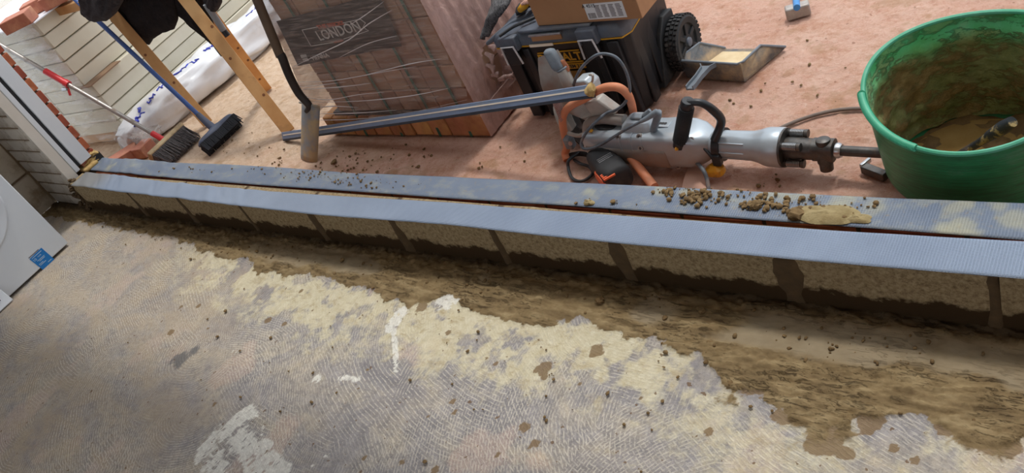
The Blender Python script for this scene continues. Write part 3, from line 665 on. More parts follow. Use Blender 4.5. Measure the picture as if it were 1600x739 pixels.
def fabric_mat():
    m, nt, b = newmat('grey_woven_bag'); co = objco(nt)
    h = mathn(nt, 'MULTIPLY', mathn(nt, 'SINE', mathn(nt, 'MULTIPLY', N(nt, 'ShaderNodeSeparateXYZ').outputs[0], 1)), 1)
    c = ramp(nt, noise(nt, mapped(nt, co, (4, 1, 1)), 90, 4, .7), (.35, (46, 47, 50)), (.7, (128, 128, 130)))
    L(nt, c, b.inputs['Base Color']); b.inputs['Roughness'].default_value = .85; bump(nt, b, noise(nt, co, 260, 3), .4, .002); return m
FABRIC = fabric_mat()
def film_mat(name, tint, milk, st=(1.2, 1, 14), sc=7, strength=.9, lo=.45, hi=.75):
    m, nt, b = newmat(name); co = mapped(nt, objco(nt), st)
    nz = noise(nt, co, sc, 5, .6, dist=.4)
    b.inputs['Base Color'].default_value = lin(tint); b.inputs['Roughness'].default_value = .16
    b.inputs['Specular IOR Level'].default_value = .9
    al = N(nt, 'ShaderNodeMapRange'); L(nt, nz, al.inputs[0]); al.inputs[1].default_value = lo; al.inputs[2].default_value = hi; al.inputs[3].default_value = milk[0]; al.inputs[4].default_value = milk[1]
    L(nt, al.outputs[0], b.inputs['Alpha']); bump(nt, b, nz, strength, .012); return m
CREASEHI = gm('film_crease_glint', (232, 226, 226), (222, 214, 214), 10, .2)
FILM = film_mat('stretch_film', (214, 194, 184), (.2, .62))
FILMS = film_mat('milky_pink_film', (206, 172, 164), (.55, .88), (14, 2, 1.5), 9, .8)
FILMC = film_mat('clear_film_cream_stack', (236, 232, 228), (.2, .75), (1, 1, 5), 4, .8)

def seg_box(name, a_, b_, w_, t_, mat, parent, hint=(0, 0, 1), bev=.002):
    """a straight bar of section w_ x t_ from a_ to b_"""
    a_, b_ = V(a_), V(b_); u, s, v = frame_from(b_ - a_, hint); bm = B(); box(bm, (a_ + b_) / 2, ((b_ - a_).length, w_, t_), (u, s, v)); return obj(name, bm, mat, parent, bev=bev)

# ------------------------------------------------------------------ washing machine (left edge)
XA = -4.30
t = thing('washing_machine', 'white front-loading laundry appliance with blue energy sticker against the left wall', 'appliance', (-4.60, .735, 0))
bm = bx(-4.88, XA, .43, 1.033, .012, .85); obj('body', bm, WHITE, t, bev=.006)
for x in (-4.84, -4.36):
    for y in (.48, .99): obj('foot', cyl(B(), (x, y, 0), (x, y, .014), .02, 12), BLACKC, t)
dc = V((XA, .735, .44))
bm = lathe(B(), dc + V((-.002, 0, 0)), (1, 0, 0), [(0, .235), (.012, .232), (.022, .222), (.020, .19), (.012, .18)], 48); obj('door_ring', bm, WHITE, t)
bm = lathe(B(), dc + V((.004, 0, 0)), (1, 0, 0), [(0, .18), (.02, .172), (.03, .12), (.034, .0)], 48); obj('door_glass', bm, BLACKC, t)
pa, pb, pc, pd = PX(46, 405, XA + .001), PX(64.5, 387, XA + .001), PX(85, 405, XA + .001), PX(67, 421.5, XA + .001)
bm = B(); prism(bm, [pa, pb, pc, pd], (.0006, 0, 0)); sk = obj('energy_sticker', bm, STICK, t)
u_ = (pb - pa).normalized(); v_ = (pa - pd).normalized(); n_ = u_.cross(v_); u_ = u_
q = lambda i, j: pd + (pc - pd) * i + (pa - pd) * j + V((.0009, 0, 0))
W4 = (pb - pa).length
text('10', .019, q(.17, .74), u_, v_, STICKT, sk)
text('YEAR', .009, q(.56, .76), u_, v_, STICKT, sk)
for j, (x0, x1) in ((.58, (.2, .8)), (.50, (.3, .75)), (.36, (.1, .45)), (.28, (.1, .6)), (.12, (.6, .9)), (.90, (.1, .9))):
    bm = B(); prism(bm, [q(x0, j), q(x1, j), q(x1, j + .035), q(x0, j + .035)], (.0004, 0, 0)); obj('print_line', bm, STICKT, sk)
bm = B(); prism(bm, [q(.02, 1.05), q(.85, 1.05), q(.85, 1.10), q(.02, 1.10)], (.0004, 0, 0)); obj('print_line', bm, PGREY, t)
# filter flap, hinged open at the lower left
bm = bx(XA - .03, XA + .002, .43, .665, .018, .105); obj('filter_recess', bm, GREYP, t, bev=.003)
f0, f1 = PX(22, 475, XA + .012), PX(29, 483, XA + .03)
bm = B(); box(bm, (XA + .030, .545, .040), (.008, .235, .075), (V((1, 0, .35)).normalized(), V((0, 1, 0)), V((-.35, 0, 1)).normalized())); fp = obj('filter_flap', bm, WHITE, t, bev=.004)
bm = bx(XA + .001, XA + .028, .645, .655, .075, .083); obj('hinge_clip', bm, WHITE, t, bev=.002)
obj('drain_cap', lathe(B(), (XA, .60, .065), (1, 0, 0), [(0, .02), (.012, .02), (.014, .014), (.02, .012)], 20), GREYP, t)
obj('slot', bx(XA + .036, XA + .0385, .575, .625, .040, .046), PBLACK, t)

# ------------------------------------------------------------------ cream slab stack
AX = rotz(7.0); SO = V((-4.775, 1.822, 0))        # front right foot of the stack
def S(u, v, z): return SO + AX[0] * u + AX[1] * v + V((0, 0, z))
t = thing('slab_stack', 'film-wrapped stack of long cream slabs beside the left wall', 'slabs', SO + AX[0] * -.45 + AX[1] * .9)
LX, LY = 1.0, 3.2
for k in range(5): bm = B(); box(bm, S(-LX / 2, .1 + k * .7, .04), (LX - .06, .09, .08), AX); obj('pallet_bearer', bm, WOOD, t, bev=.003)
proto = None
for k in range(9):
    z0 = .09 + k * .081; off = -.045 if k >= 4 else 0.0
    for j in range(2):
        bm = B(); box(bm, S(-LX * (.25 + .5 * j) + off + random.uniform(-.006, .006), LY / 2 + random.uniform(-.006, .006), z0 + .039), (LX / 2 - .004, LY, .076), AX)
        obj('slab', bm, CREAM, t, bev=.004, seg=1)
bm = B(); box(bm, S(-LX / 2 - .02, LY / 2, .09 + 9 * .081 + .003), (LX + .05, LY + .04, .008), AX); obj('top_sheet', bm, SHEETT, t, bev=.002)
for (z0, z1, off) in ((.09, .41, .006),):
    bm = B(); prism(bm, [S(off - .34, -.006, z0), S(off + .002, -.006, z0), S(off + .002, .03, z0), S(off - .34, .0, z0)], (0, 0, z1 - z0)); 
    if True: bm.free()
bm = B(); box(bm, S(-.02, .10, .4135), (.10, .25, .006), AX); obj('card_layer', bm, BROWNW, t)
# film over the front face
nu, nv = 60, 40; bm = B(); rows = []
for i in range(nv + 1):
    r_ = []
    for j in range(nu + 1):
        u = -LX + (LX + .012) * j / nu; z = .05 + .80 * i / nv; d = -.016 - .018 * abs(mnoise.noise(V((u * 5 + z * 4, z * 9, 1)))) 
        o_ = -.040 * sstep(.40, .43, z); r_.append(bm.verts.new(S(u + float(o_), d, z)))
    rows.append(r_)
for i in range(nv):
    for j in range(nu): bm.faces.new((rows[i][j], rows[i][j + 1], rows[i + 1][j + 1], rows[i + 1][j]))
obj('stretch_film', bm, FILMC, t, sharp=180)
# loose bricks on the stack
ZT = .09 + 9 * .081 + .008
BRK = gm('loose_orange_brick', (190, 128, 106), (176, 112, 92), 16, .85, bs=.4, dirt=(214, 160, 128), dscale=9, dlo=.5, dhi=.7)
for (px, py, rz, lab) in ((30, 33, 38, 'orange brick lying on the white sheet, nearest the front corner of the slab stack'), (60, 8, 50, 'pale orange brick lying on the white sheet behind the first'), (90, -4, 40, 'pale brick lying on the white sheet at the edge above the slabs')):
    p = P(px, py, ZT + .03); bm = B(); box(bm, (p.x, p.y, ZT + .0335), (.165, .1025, .065), rotz(rz)); tag(obj('brick', bm, BRK, bev=.004), lab, 'brick', 'loose bricks')
for (px, py, rz, s_, lab) in ((196, 246, 62, .8, 'orange brick lying behind the left end of the low wall'), (226, 233, 10, .4, 'broken orange brick half hidden behind the wide wooden broom')):
    p = P(px, py, .03); bm = B(); box(bm, (p.x, p.y, .033), (.215 * s_, .1025, .065), rotz(rz)); tag(obj('brick', bm, BRK, bev=.004), lab, 'brick', 'loose bricks')

# ------------------------------------------------------------------ white sheeted roll at the foot of the stack
t = thing('sheeted_bale', 'long bale wrapped in white printed plastic sheet lying along the slab stack', 'bale', (-4.62, 2.35, 0))
rings = []; path = [V((-4.73, 1.73, 0)), V((-4.70, 1.80, 0)), V((-4.66, 2.0, 0)), V((-4.62, 2.3, 0)), V((-4.60, 2.6, 0)), V((-4.58, 2.9, 0)), V((-4.60, 3.15, 0)), V((-4.62, 3.25, 0))]
hs = [.10, .15, .20, .21, .21, .22, .22, .14]; ws = [.06, .10, .125, .13, .13, .13, .12, .07]
pp = smooth_path(path, 12); nn_ = len(pp)
for i, p in enumerate(pp):
    f = i / (nn_ - 1) * (len(hs) - 1); hh = np.interp(f, range(len(hs)), hs); ww = np.interp(f, range(len(ws)), ws); r_ = []
    for j in range(48):
        a_ = 2 * PI * j / 48; cx = math.cos(a_); cz = math.sin(a_)
        k = 1 + .16 * mnoise.noise(V((cx * 1.5, cz * 1.5, i * .12))) + .30 * (abs(mnoise.noise(V((cx * 2.2 + i * .035, cz * 2.2, i * .09)))) - .2)
        x = math.copysign(abs(cx) ** .75, cx) * ww * k; z = hh / 2 + math.copysign(abs(cz) ** .75, cz) * hh / 2 * k
        r_.append(V((p.x + x, p.y + .02 * mnoise.noise(V((cx, cz, i * .3))), max(z, .004))))
    rings.append(r_)
obj('plastic_wrap', loft(B(), rings), SHEET, t, sharp=180)
def on_bale(y, h):   # a point a little proud of the visible upper side
    i = min(range(nn_), key=lambda k: abs(pp[k].y - y)); r_ = rings[i]; k = int(h / (2 * PI) * 48) % 48; c = V((pp[i].x, pp[i].y, .1)); return r_[k] + (r_[k] - c).normalized() * .002
for (y0, y1, h) in ((1.80, 1.90, 1.15), (1.95, 2.02, 1.3), (2.05, 2.12, 1.35), (2.18, 2.30, 1.5), (2.3, 2.34, 1.3), (2.42, 2.50, 1.5), (2.78, 2.9, 1.5), (3.02, 3.08, 1.4)):
    pts = [on_bale(y0 + (y1 - y0) * k / 8, h + .12 * math.sin(k * 2.1)) for k in range(9)]
    obj('blue_print', tube(B(), pts, .0045, 6), BLUEP, t)
bm = B()
for k in range(6): lump(bm, on_bale(1.80 + .02 * k, .9 + .12 * k) , .014, .6, 1, .5)
obj('blue_print', bm, BLUEP, t)
bm = B(); rings = []
for i in range(12):
    r_ = [V((-4.60 + .10 * math.cos(2 * PI * j / 24) * (1 - .05 * i) + .03 * mnoise.noise(V((j, i * .5, 0))), 1.74 + i * .014 + .02 * mnoise.noise(V((i, j * .7, 3))), max(.003, .055 + .055 * math.sin(2 * PI * j / 24) * (1 - .04 * i) + .02 * mnoise.noise(V((j * .8, i * .6, 7)))))) for j in range(24)]
    rings.append(r_)
obj('loose_wrap_end', loft(B(), rings), FILMC, t, sharp=180)

# ------------------------------------------------------------------ trestle
AP = V((-3.78, 2.09, .76)); BT = V((-4.46, 2.04, .76))
t = thing('trestle', 'rough softwood trestle with black clothes hung over its beam', 'trestle', (-3.95, 2.1, 0))
def leg(foot, top, ww, tt, mat, hint, knots=()):
    l = seg_box('leg', foot, top, ww, tt, mat, t, hint); u, s, v = frame_from(V(top) - V(foot), hint)
    return l, u, s, v
hv = V((-.55, .45, -.6))
toward = lambda p: (CAM - V(p)).normalized()
def leg2(foot, top, ww, tt, mat, kn):
    l, u, s, v = leg(foot, top, ww, tt, mat, toward((V(foot) + V(top)) / 2))
    for f, g in kn:
        c = V(foot).lerp(V(top), f) + s * (ww * g) + v * (tt / 2 - .001)
        o = obj('knot', lathe(B(), c, v, [(0, .008), (.0016, .007)], 12), KNOT, l)
    return l
leg2(P(452, 206, .012) , AP + V((.02, -.03, -.01)), .062, .045, WOOD, ((.25, .2), (.52, -.1), (.72, .3)))
leg2(P(417, 139, .012), AP + V((-.02, .06, -.01)), .050, .040, WOOD2, ((.12, 0), (.3, .2), (.42, .1), (.55, -.1)))
leg2(P(325, 193, .012), BT + V((0, 0, -.01)), .060, .040, WOOD, ((.35, .1), (.6, -.2)))
seg_box('beam', AP + V((.12, 0, .03)), BT + V((-.55, -.05, .03)), .07, .045, WOOD, t)
# clothes
def drape(name, label, cat, top_pts, drop, mat, depth=.05, seed=0, lab_group=None):
    """cloth folded over the beam: outline hangs from the top line, thick and soft"""
    rings = []; n_ = len(top_pts) - 1; M_ = 40
    for i in range(M_ + 1):
        f = i / M_ * n_; k = min(int(f), n_ - 1); g = f - k; tp = V(top_pts[k]).lerp(V(top_pts[k + 1]), g); dr = drop[k] * (1 - g) + drop[k + 1] * g
        e_ = max(0.02, math.sin(PI * min(max(i / M_, .03), .97))) ** .35; r_ = []
        for j in range(28):
            a_ = 2 * PI * j / 28; cx, cz = math.cos(a_), math.sin(a_)
            kz = 1 + .1 * mnoise.noise(V((cx + seed, cz, i * .15))); kx = 1 + .45 * mnoise.noise(V((cx * 1.2 + seed, cz * 2.2, i * .22)))
            r_.append(tp + V((0, -cx * depth * e_ * kx * (1.15 - .3 * cz), -dr / 2 + cz * dr / 2 * kz)) + V((.02 * mnoise.noise(V((seed, cz * 2, i * .1))), 0, 0)))
        rings.append(r_)
    o = obj(name, loft(B(), rings), mat, sharp=180); tag(o, label, cat, lab_group); return o
YB = 2.03
def TP(px, py, y=YB - .06): return PY(px, py, y)
def drape_px(name, label, cat, cols, mat, depth, seed, y=1.97):
    tops = [PY(a_, b_, y) for a_, b_, c_, d_ in cols]; bots = [PY(c_, d_, y) for a_, b_, c_, d_ in cols]
    rings = []; n_ = len(cols) - 1; M_ = 44
    for i in range(M_ + 1):
        f = i / M_ * n_; k = min(int(f), n_ - 1); g = f - k; g = g * g * (3 - 2 * g) * .4 + g * .6; tp = tops[k].lerp(tops[k + 1], g); bt = bots[k].lerp(bots[k + 1], g)
        e_ = max(.05, math.sin(PI * min(max(i / M_, .02), .98))) ** .4; r_ = []; ce = (tp + bt) / 2; hv_ = (tp - bt) / 2; dv = V((0, -1, 0))
        for j in range(32):
            a_ = 2 * PI * j / 32; cx, cz = math.cos(a_), math.sin(a_)
            kx = 1 + .5 * mnoise.noise(V((cx * 1.2 + seed, cz * 2.4, i * .25)))
            r_.append(ce + hv_ * (math.copysign(abs(cz) ** .8, cz) * (1 + .03 * mnoise.noise(V((cz * 3, seed, i * .4))))) + dv * (cx * depth * e_ * kx))
        rings.append(r_)
    o = obj(name, loft(B(), rings), mat, sharp=180); tag(o, label, cat); return o
drape_px('jacket', 'black jacket with rounded sleeve hung at the left of the trestle beam', 'clothes', ((127, -20, 130, 4), (135, -30, 134, 26), (150, -34, 150, 33), (170, -34, 168, 32), (184, -30, 180, 22), (192, -20, 190, 5)), CLOTH2, .05, 1, 1.93)
drape_px('hoodie', 'black garment with wavy hem hung behind the middle trestle leg', 'clothes', ((174, -20, 174, 34), (186, -25, 190, 48), (200, -28, 215, 62), (216, -28, 234, 70), (228, -28, 240, 60), (240, -25, 255, 51), (256, -20, 272, 46), (272, 2, 277, 34)), CLOTH, .04, 5, 2.10)
drape_px('trousers', 'black clothes with hanging cord behind the right trestle legs', 'clothes', ((254, -20, 262, -2), (262, -22, 282, 22), (275, -24, 300, 40), (290, -24, 322, 60), (305, -24, 335, 72), (318, -24, 338, 66)), CLOTH, .035, 9, 2.14)
drape_px('sweater', 'dark garment between the two right trestle legs', 'clothes', ((318, -10, 322, 10), (326, -14, 330, 20), (336, -14, 340, 17), (344, -8, 346, 2)), CLOTH2, .03, 12, 2.05)
obj_c = obj('cord', tube(B(), [PY(333, 70, 2.12), PY(338, 78, 2.11), PY(346, 88, 2.11)], .003, 8, 3), BLACKC); tag(obj_c, 'short black drawcord dangling below the clothes', 'cord')
t = thing('hand_tool', 'grey tube handle with black tip wedged between the right trestle legs', 'tool', PY(340, 40, 2.10))
obj('handle_tube', tube(B(), [PY(322, 6, 2.03), PY(349, 47, 2.03)], .016, 14), GREYP, t)
obj('tip', tube(B(), [PY(348, 46, 2.03), PY(356, 56, 2.03)], [.014, .015], 14), BLACKC, t)

# ------------------------------------------------------------------ two brooms
t = thing('bristle_broom', 'wide wooden-backed broom with grey bristles and aluminium handle', 'broom', (-4.36, 1.82, 0))
ha, hb = V((-4.53, 1.685, .10)), V((-4.335, 2.035, .10)); u, s, v = frame_from(hb - ha, (-.75, .1, .9))
hc = P(262, 213, .085); ca, cb = P(234, 246, .085), P(286, 197, .085)
u, s, v = frame_from(cb - ca, (-.80, .15, .55)); ctr = (ca + cb) / 2
bm = B(); box(bm, ctr, ((cb - ca).length, .055, .028), (u, s, v)); obj('wooden_block', bm, WOODB, t, bev=.006)
bm = B(); Lb = (cb - ca).length
for i in range(46):
    for j in range(7):
        c0 = ctr + u * ((i / 45 - .5) * (Lb - .02)) + s * ((j / 6 - .5) * .042) - v * .012; L_ = (c0.z - .004) / max(.35, v.z) ; L_ = min(L_, .11)
        d = (-v + u * random.uniform(-.14, .14) + s * random.uniform(-.2, .2) - V((0, 0, .25))).normalized(); e_ = c0 + d * L_ * random.uniform(.85, 1)
        e_.z = max(e_.z, .003); tube(bm, [c0, (c0 + e_) / 2 + u * random.uniform(-.003, .003), e_], [.0032, .0036, .0022], 4)
o = obj('bristles', bm, BRIS, t, sharp=60); o['kind'] = 'stuff'
top = V((-5.10, 1.703, .78)); foot = ctr + v * .012
fn = lambda k: foot.lerp(top, k)
obj('handle', tube(B(), [fn(0.0), fn(1.0)], .0125, 16), ALU, t)
obj('socket', tube(B(), [fn(-.01), fn(.075)], .0155, 16), REDP, t)
def frac_at(px, py):
    best = min(range(1001), key=lambda k: (prj(fn(k / 1000))[0] - px) ** 2 + (prj(fn(k / 1000))[1] - py) ** 2); return best / 1000
RT = R3.transposed()
def prj(p):
    q_ = RT @ (V(p) - CAM); return (800 + F_ * q_.x / q_.z, 369.5 + F_ * q_.y / q_.z)
fa, fb = frac_at(69, 114), frac_at(102, 135)
obj('red_grip', tube(B(), [fn(fb), fn(fa)], .0175, 16), REDP, t)
cl = obj('clamp', tube(B(), [fn(fb - .012), fn(fb + .012)], .021, 16), REDP, t)
pp0 = fn(fb) + V((0, -.012, -.02)); obj('clamp_lever', tube(B(), [pp0, pp0 + V((.01, -.02, -.035))], .007, 10), REDP, t)
obj('clamp_screw', tube(B(), [pp0 + V((-.035, -.01, .0)), pp0 + V((.008, -.01, -.002))], [.012, .007], 12), STEEL, t)

t = thing('soft_broom', 'blue-handled broom with narrow black brush head', 'broom', (-4.05, 1.92, 0))
ha, hb = P(313, 230, .06), P(366, 181, .06); ctr = (ha + hb) / 2; u, s, v = frame_from(hb - ha, (-.75, .2, .6)); Lb = (hb - ha).length
rings = []
for i in range(21):
    f = i / 20 - .5; k = (1 - abs(2 * f) ** 6) ** .5 if abs(f) < .5 else .2; k = max(k, .25); rings.append(sring(ctr + u * (f * Lb) + v * .008, s, v, .028 * k, .020 * k + .010 * math.exp(-(f * 9) ** 2), 2.6, 20))
obj('brush_back', loft(B(), rings), BLUEG, t)
bm = B()
for i in range(60):
    for j in range(5):
        f = i / 59 - .5; c0 = ctr + u * (f * (Lb - .01)) + s * ((j / 4 - .5) * .044); e_ = c0 - v * .048 + s * ((j / 4 - .5) * .02) + u * random.uniform(-.008, .008) + V((.012, -.01, -.01)); e_.z = max(e_.z, .003)
        tube(bm, [c0, e_], [.0042, .0026], 4)
o = obj('bristles', bm, BRIS2, t, sharp=60); o['kind'] = 'stuff'
ft = ctr + v * .03; tp = V((-4.65, 2.005, .865)); dirn = (tp - ft).normalized()
obj('ferrule', tube(B(), [ft - v * .02, ft + dirn * .05, ft + dirn * .11], [.022, .018, .0145], 16), BLUEG, t)
obj('handle', tube(B(), [ft + dirn * .10, tp + dirn * .15], .0122, 16), BLUEH, t)

# ------------------------------------------------------------------ shovel
t = thing('shovel', 'mud-caked square shovel standing on its blade against the wrapped bricks', 'shovel', (-3.10, 1.73, 0))
BL, BR = V((-3.173, 1.748, .001)), V((-3.018, 1.709, .001)); TR, TL = P(496, 166, .225), P(468, 160, .235)
nrm = ((BR - BL).cross(TL - BL)).normalized(); rings = []
bm = B(); rows = []
for i in range(13):
    f = i / 12; r_ = []
    for j in range(9):
        g = j / 8; p = BL.lerp(TL, f).lerp(BR.lerp(TR, f), g); p = p + nrm * (.010 * (1 - (2 * g - 1) ** 2) - .012 * (abs(2 * g - 1) ** 4)) ; r_.append(bm.verts.new(p))
    rows.append(r_)
for i in range(12):
    for j in range(8): bm.faces.new((rows[i][j], rows[i][j + 1], rows[i + 1][j + 1], rows[i + 1][j]))
obj('blade', bm, SHOVM, t, sharp=80, solid=.003)
c0 = (TL + TR) / 2
s1, s2, s3, s4 = c0 - (TL - BL) * .12 + nrm * .01, PY(474, 150, 1.83), PY(455, 120, 1.838), PY(437, 85, 1.846)
obj('socket_strap', tube(B(), [s1, PY(483, 165, 1.825), PY(467, 146, 1.830), PY(452, 118, 1.838), PY(441, 90, 1.844), s4], [.010, .016, .018, .0185, .019, .019], 14, 5), SHAFTD, t)
tp = PY(402, 0, 1.858); obj('shaft', tube(B(), [PY(438, 87, 1.846), tp, tp + (tp - s4) * .35], .020, 14), SHAFT, t)
obj('tread', tube(B(), [TL + nrm * .0, TR + nrm * .0], .0045, 8), SHOVM, t)

# ------------------------------------------------------------------ straight edge
t = thing('straight_edge', 'long slate-blue straight edge with cream line propped across the ground', 'straight edge', (-2.45, 1.82, 0))
sa, sb = P(443, 212, .024), P(926, 140, .30); u, s, v = frame_from(sb - sa, toward((sa + sb) / 2)); Ls = (sb - sa).length; mid = (sa + sb) / 2
bm = B(); box(bm, mid, (Ls, .034, .018), (u, s, v)); obj('rail', bm, LEVELM, t, bev=.002)
# dark lower flank and cream printed line
sg = 1 if s.z > 0 else -1
bm = B(); box(bm, mid - s * sg * .021 - v * .002, (Ls, .010, .020), (u, s, v)); obj('dark_flank', bm, LEVELD, t, bev=.001)
bm = B(); box(bm, mid + s * sg * .002 + v * .0095, (Ls * .985, .005, .0015), (u, s, v)); obj('cream_line', bm, CREAML, t)
bm = B(); lump(bm, sb + u * -.005 + v * .005, .022, .9, 2, .4); obj('mortar_smear', bm, FOAM, t)

# ------------------------------------------------------------------ wrapped pallet of bricks
t = thing('brick_pallet', 'film-wrapped pack of bricks with black LONDON label and green straps', 'brick pack', (-2.6, 2.3, 0))
x1 = -2.10; yf = 1.905; proto = {}
def brk(nm, x0, x1_, y0, y1, z0, z1, mat):
    obj(nm, bx(x0, x1_, y0, y1, z0, z1), mat, t, bev=.0035, seg=1)
xx = x1; wds = [.212, .105, .105, .068, .068, .105, .068, .068, .105, .068, .068]
for w_ in wds:
    if xx - w_ < -3.14: break
    brk('brick', xx - w_ + .003, xx - .003, yf - random.uniform(0, .008), yf + .2, .006, .104, PACKB2); xx -= w_
xl = xx
yy = yf + .215
while yy < 2.75: brk('brick', x1 - .105, x1 - random.uniform(0, .003), yy, yy + .208, .006, .104, PACKB); yy += .212
obj('pallet_core', bx(xl + .02, x1 - .11, yf + .21, 2.78, .0, .104), MORT, t)
obj('base_sheet', bx(-2.99, x1 - .012, yf + .012, 2.76, .104, .122), BLACKC, t)
zz = .124
for row in range(5):
    h = .102 if row < 2 else .205
    xx = x1 - .014; w_ = .104 if row < 2 else .1385
    while xx - w_ > -3.0:
        brk('brick', xx - w_ + .002, xx - .002, yf + .012 + random.uniform(0, .004), yf + .115, zz, zz + h - .003, PACKB); xx -= w_
    yy = yf + .118
    while yy < 2.7: brk('brick', x1 - .118, x1 - .016 + random.uniform(-.002, .002), yy, yy + .214, zz, zz + h - .003, PACKB); yy += .217
    zz += h
obj('pack_core', bx(-2.985, x1 - .12, yf + .118, 2.72, .122, zz - .01), MORT, t)
# straps
def strap(x_t, x_b, y=yf + .002):
    pass
for (tx, bx_) in ((626, 736), (560, 698), (505, 628), (458, 560)):
    a_, b_ = PY(tx, 0, yf + .004), PY(bx_, 209, yf - .005); xm = (a_.x + b_.x) / 2
    bm = B(); prism(bm, [V((xm - .007, yf - .0065, .004)), V((xm + .007, yf - .0065, .004)), V((xm + .007, yf + .0045, .13)), V((xm + .007, yf + .0045, zz)), V((xm - .007, yf + .0045, zz)), V((xm - .007, yf + .0045, .13))], (0, -.0012, 0)); obj('strap', bm, STRAP, t)
# label sheet (under the film)
yl = yf - .002
LP = [PY(432, 33, yl), PY(466, 103, yl), PY(540, 88, yl), PY(628, 72, yl), PY(612, 34, yl), PY(596, 0, yl), PY(590, -12, yl), PY(520, 10, yl)]
bm = B(); prism(bm, LP, (0, -.0008, 0)); lb = obj('label_sheet', bm, LABELB, t)
def LQ(px, py, d=.0014): return PY(px, py, yl - d - .0006)
uu = V((1, 0, .015)); vv = V((-.0, 0, 1))
def line_px(name, pts, r, mat, par, y=yl - .002): return obj(name, tube(B(), [PY(a_, b_, y) for a_, b_ in pts], r, 6), mat, par)
la, lb_ = LQ(497, 55), LQ(552, 41)
text('LONDON', .062, (LQ(511, 53) + LQ(546, 44)) / 2 + V((0, 0, -.002)), lb_ - la, (0, 0, 1), PWHITE, lb, bold=.0008, sx=1.02)
text('VIENNA', .026, LQ(500, 89), LQ(520, 83) - LQ(480, 93), (0, 0, 1), PWHITE, lb, bold=.0004, sx=1.3)
text('THE BRICKS', .022, LQ(516, 39.5), LQ(536, 36) - LQ(498, 43), (0, 0, 1), PORANGE, lb, bold=.0012, sx=1.4)
line_px('border_line', ((497, 42), (472, 47), (486, 72), (523, 66)), .0016, PWHITE, lb)
line_px('border_line', ((536, 36), (563, 30), (571, 36), (567, 42), (576, 48), (537, 61)), .0014, PWHITE, lb)
line_px('print_dash', ((523, 66), (536, 63)), .0035, PORANGE, lb)
bm = B(); prism(bm, [LQ(469, 86), LQ(478, 85), LQ(480, 89), LQ(471, 91)], (0, -.0006, 0)); obj('emblem', bm, PWHITE, lb)
bm = B(); prism(bm, [LQ(472, 92), LQ(480, 90), LQ(483, 95), LQ(475, 97)], (0, -.0006, 0)); obj('emblem', bm, PWHITE, lb)
# film: front, flared left side, right side with a torn hole
def fgrid(fn_, nu, nv, mat, name, hole=None):
    bm = B(); rows = [[bm.verts.new(fn_(i / nu, j / nv)) for i in range(nu + 1)] for j in range(nv + 1)]
    for j in range(nv):
        for i in range(nu):
            c = (rows[j][i].co + rows[j + 1][i + 1].co) / 2
            if hole and hole(c): continue
            bm.faces.new((rows[j][i], rows[j][i + 1], rows[j + 1][i + 1], rows[j + 1][i]))
    bmesh.ops.recalc_face_normals(bm, faces=bm.faces); return obj(name, bm, mat, t, sharp=180)
def ffront(a_, b_):
    z = .118 + b_ * (zz - .11); wl_ = float(np.interp(z, (.1, .2, .35, .5, .66, 1.0), (-3.10, -3.09, -3.04, -3.0, -2.985, -2.985))); x = wl_ + a_ * (x1 - .004 - wl_)
    low = max(0, 1 - (z - .11) / .45)
    rip = low * .016 * (abs(math.sin(z * 58 + 1.6 * math.sin(x * 4) + 2 * mnoise.noise(V((x * 3, 0, z * 4))))) ** 3) + .006 * abs(mnoise.noise(V((x * 3, z * 9, 4))))
    return V((x, yf - .012 - rip, z))
fgrid(ffront, 150, 150, FILM, 'stretch_film')
fgrid(lambda a_, b_: V((float(np.interp(.1 + b_ * .9, (.1, .2, .35, .5, .66, 1.0), (-3.10, -3.09, -3.04, -3.0, -2.985, -2.985))) + .004 * mnoise.noise(V((a_ * 6, b_ * 20, 3))) - .004, yf - .012 + a_ * .85, .118 + b_ * (zz - .11))), 30, 60, FILMS, 'stretch_film')
HC = PX(768, 99, x1)
def fside(a_, b_):
    y = yf - .012 + a_ * .86; z = .010 + b_ * (zz - .002); p = V((x1, y, z)); d = p - HC; r_ = math.hypot(d.y, d.z * 1.0)
    return V((x1 - .002 + .010 * abs(math.sin(y * 55 + 2 * mnoise.noise(V((y * 4, z * 3, 2))))) ** 2 * (.3 + .7 * a_) + .012 * math.exp(-(r_ / .09) ** 2), y, z))
fgrid(fside, 90, 80, FILMS, 'stretch_film', hole=lambda c: (math.hypot((c.y - HC.y) / .050, (c.z - HC.z) / .075) + .5 * mnoise.noise(c * 16)) < 1)
bm = B()
for k in range(9):
    a_ = k / 9 * 2 * PI; c = HC + V((.018, .048 * math.cos(a_), .07 * math.sin(a_))); e_ = c + V((.028, .02 * math.cos(a_ + 1), -.02 + .02 * math.sin(a_ * 2)))
    tube(bm, [c, (c + e_) / 2 + V((.01, .008, .004)), e_], [.008, .013, .004], 5)
obj('torn_film', bm, FILMS, t, sharp=180)
bm = B(); box(bm, (x1 + .004, 2.12, .112), (.006, .36, .030)); obj('card_edge', bm, FILMS, t)
# highlights on tight film creases, painted as near-white threads
for (pts) in (((455, 106), (500, 84), (545, 62), (575, 38), (612, 16)), ((530, 90), (575, 68), (620, 56)), ((470, 140), (530, 136), (580, 130)), ((480, 160), (560, 158), (640, 150), (700, 138)), ((478, 178), (550, 177), (620, 172)), ((462, 128), (520, 126), (600, 112), (650, 104)), ((470, 150), (510, 156), (560, 148), (600, 144)), ((466, 136), (500, 133), (540, 128)), ((488, 188), (560, 186), (640, 176), (730, 156)), ((486, 170), (520, 166), (560, 168)), ((560, 120), (640, 100), (690, 92)), ((545, 40), (570, 24), (600, 2))):
    obj('crease_glint', tube(B(), [PY(a_, b_, yf - .030) for a_, b_ in pts], [.0005] + [random.uniform(.0012, .0026) for _ in range(len(pts) - 2)] + [.0004], 6, 5), CREASEHI, t)
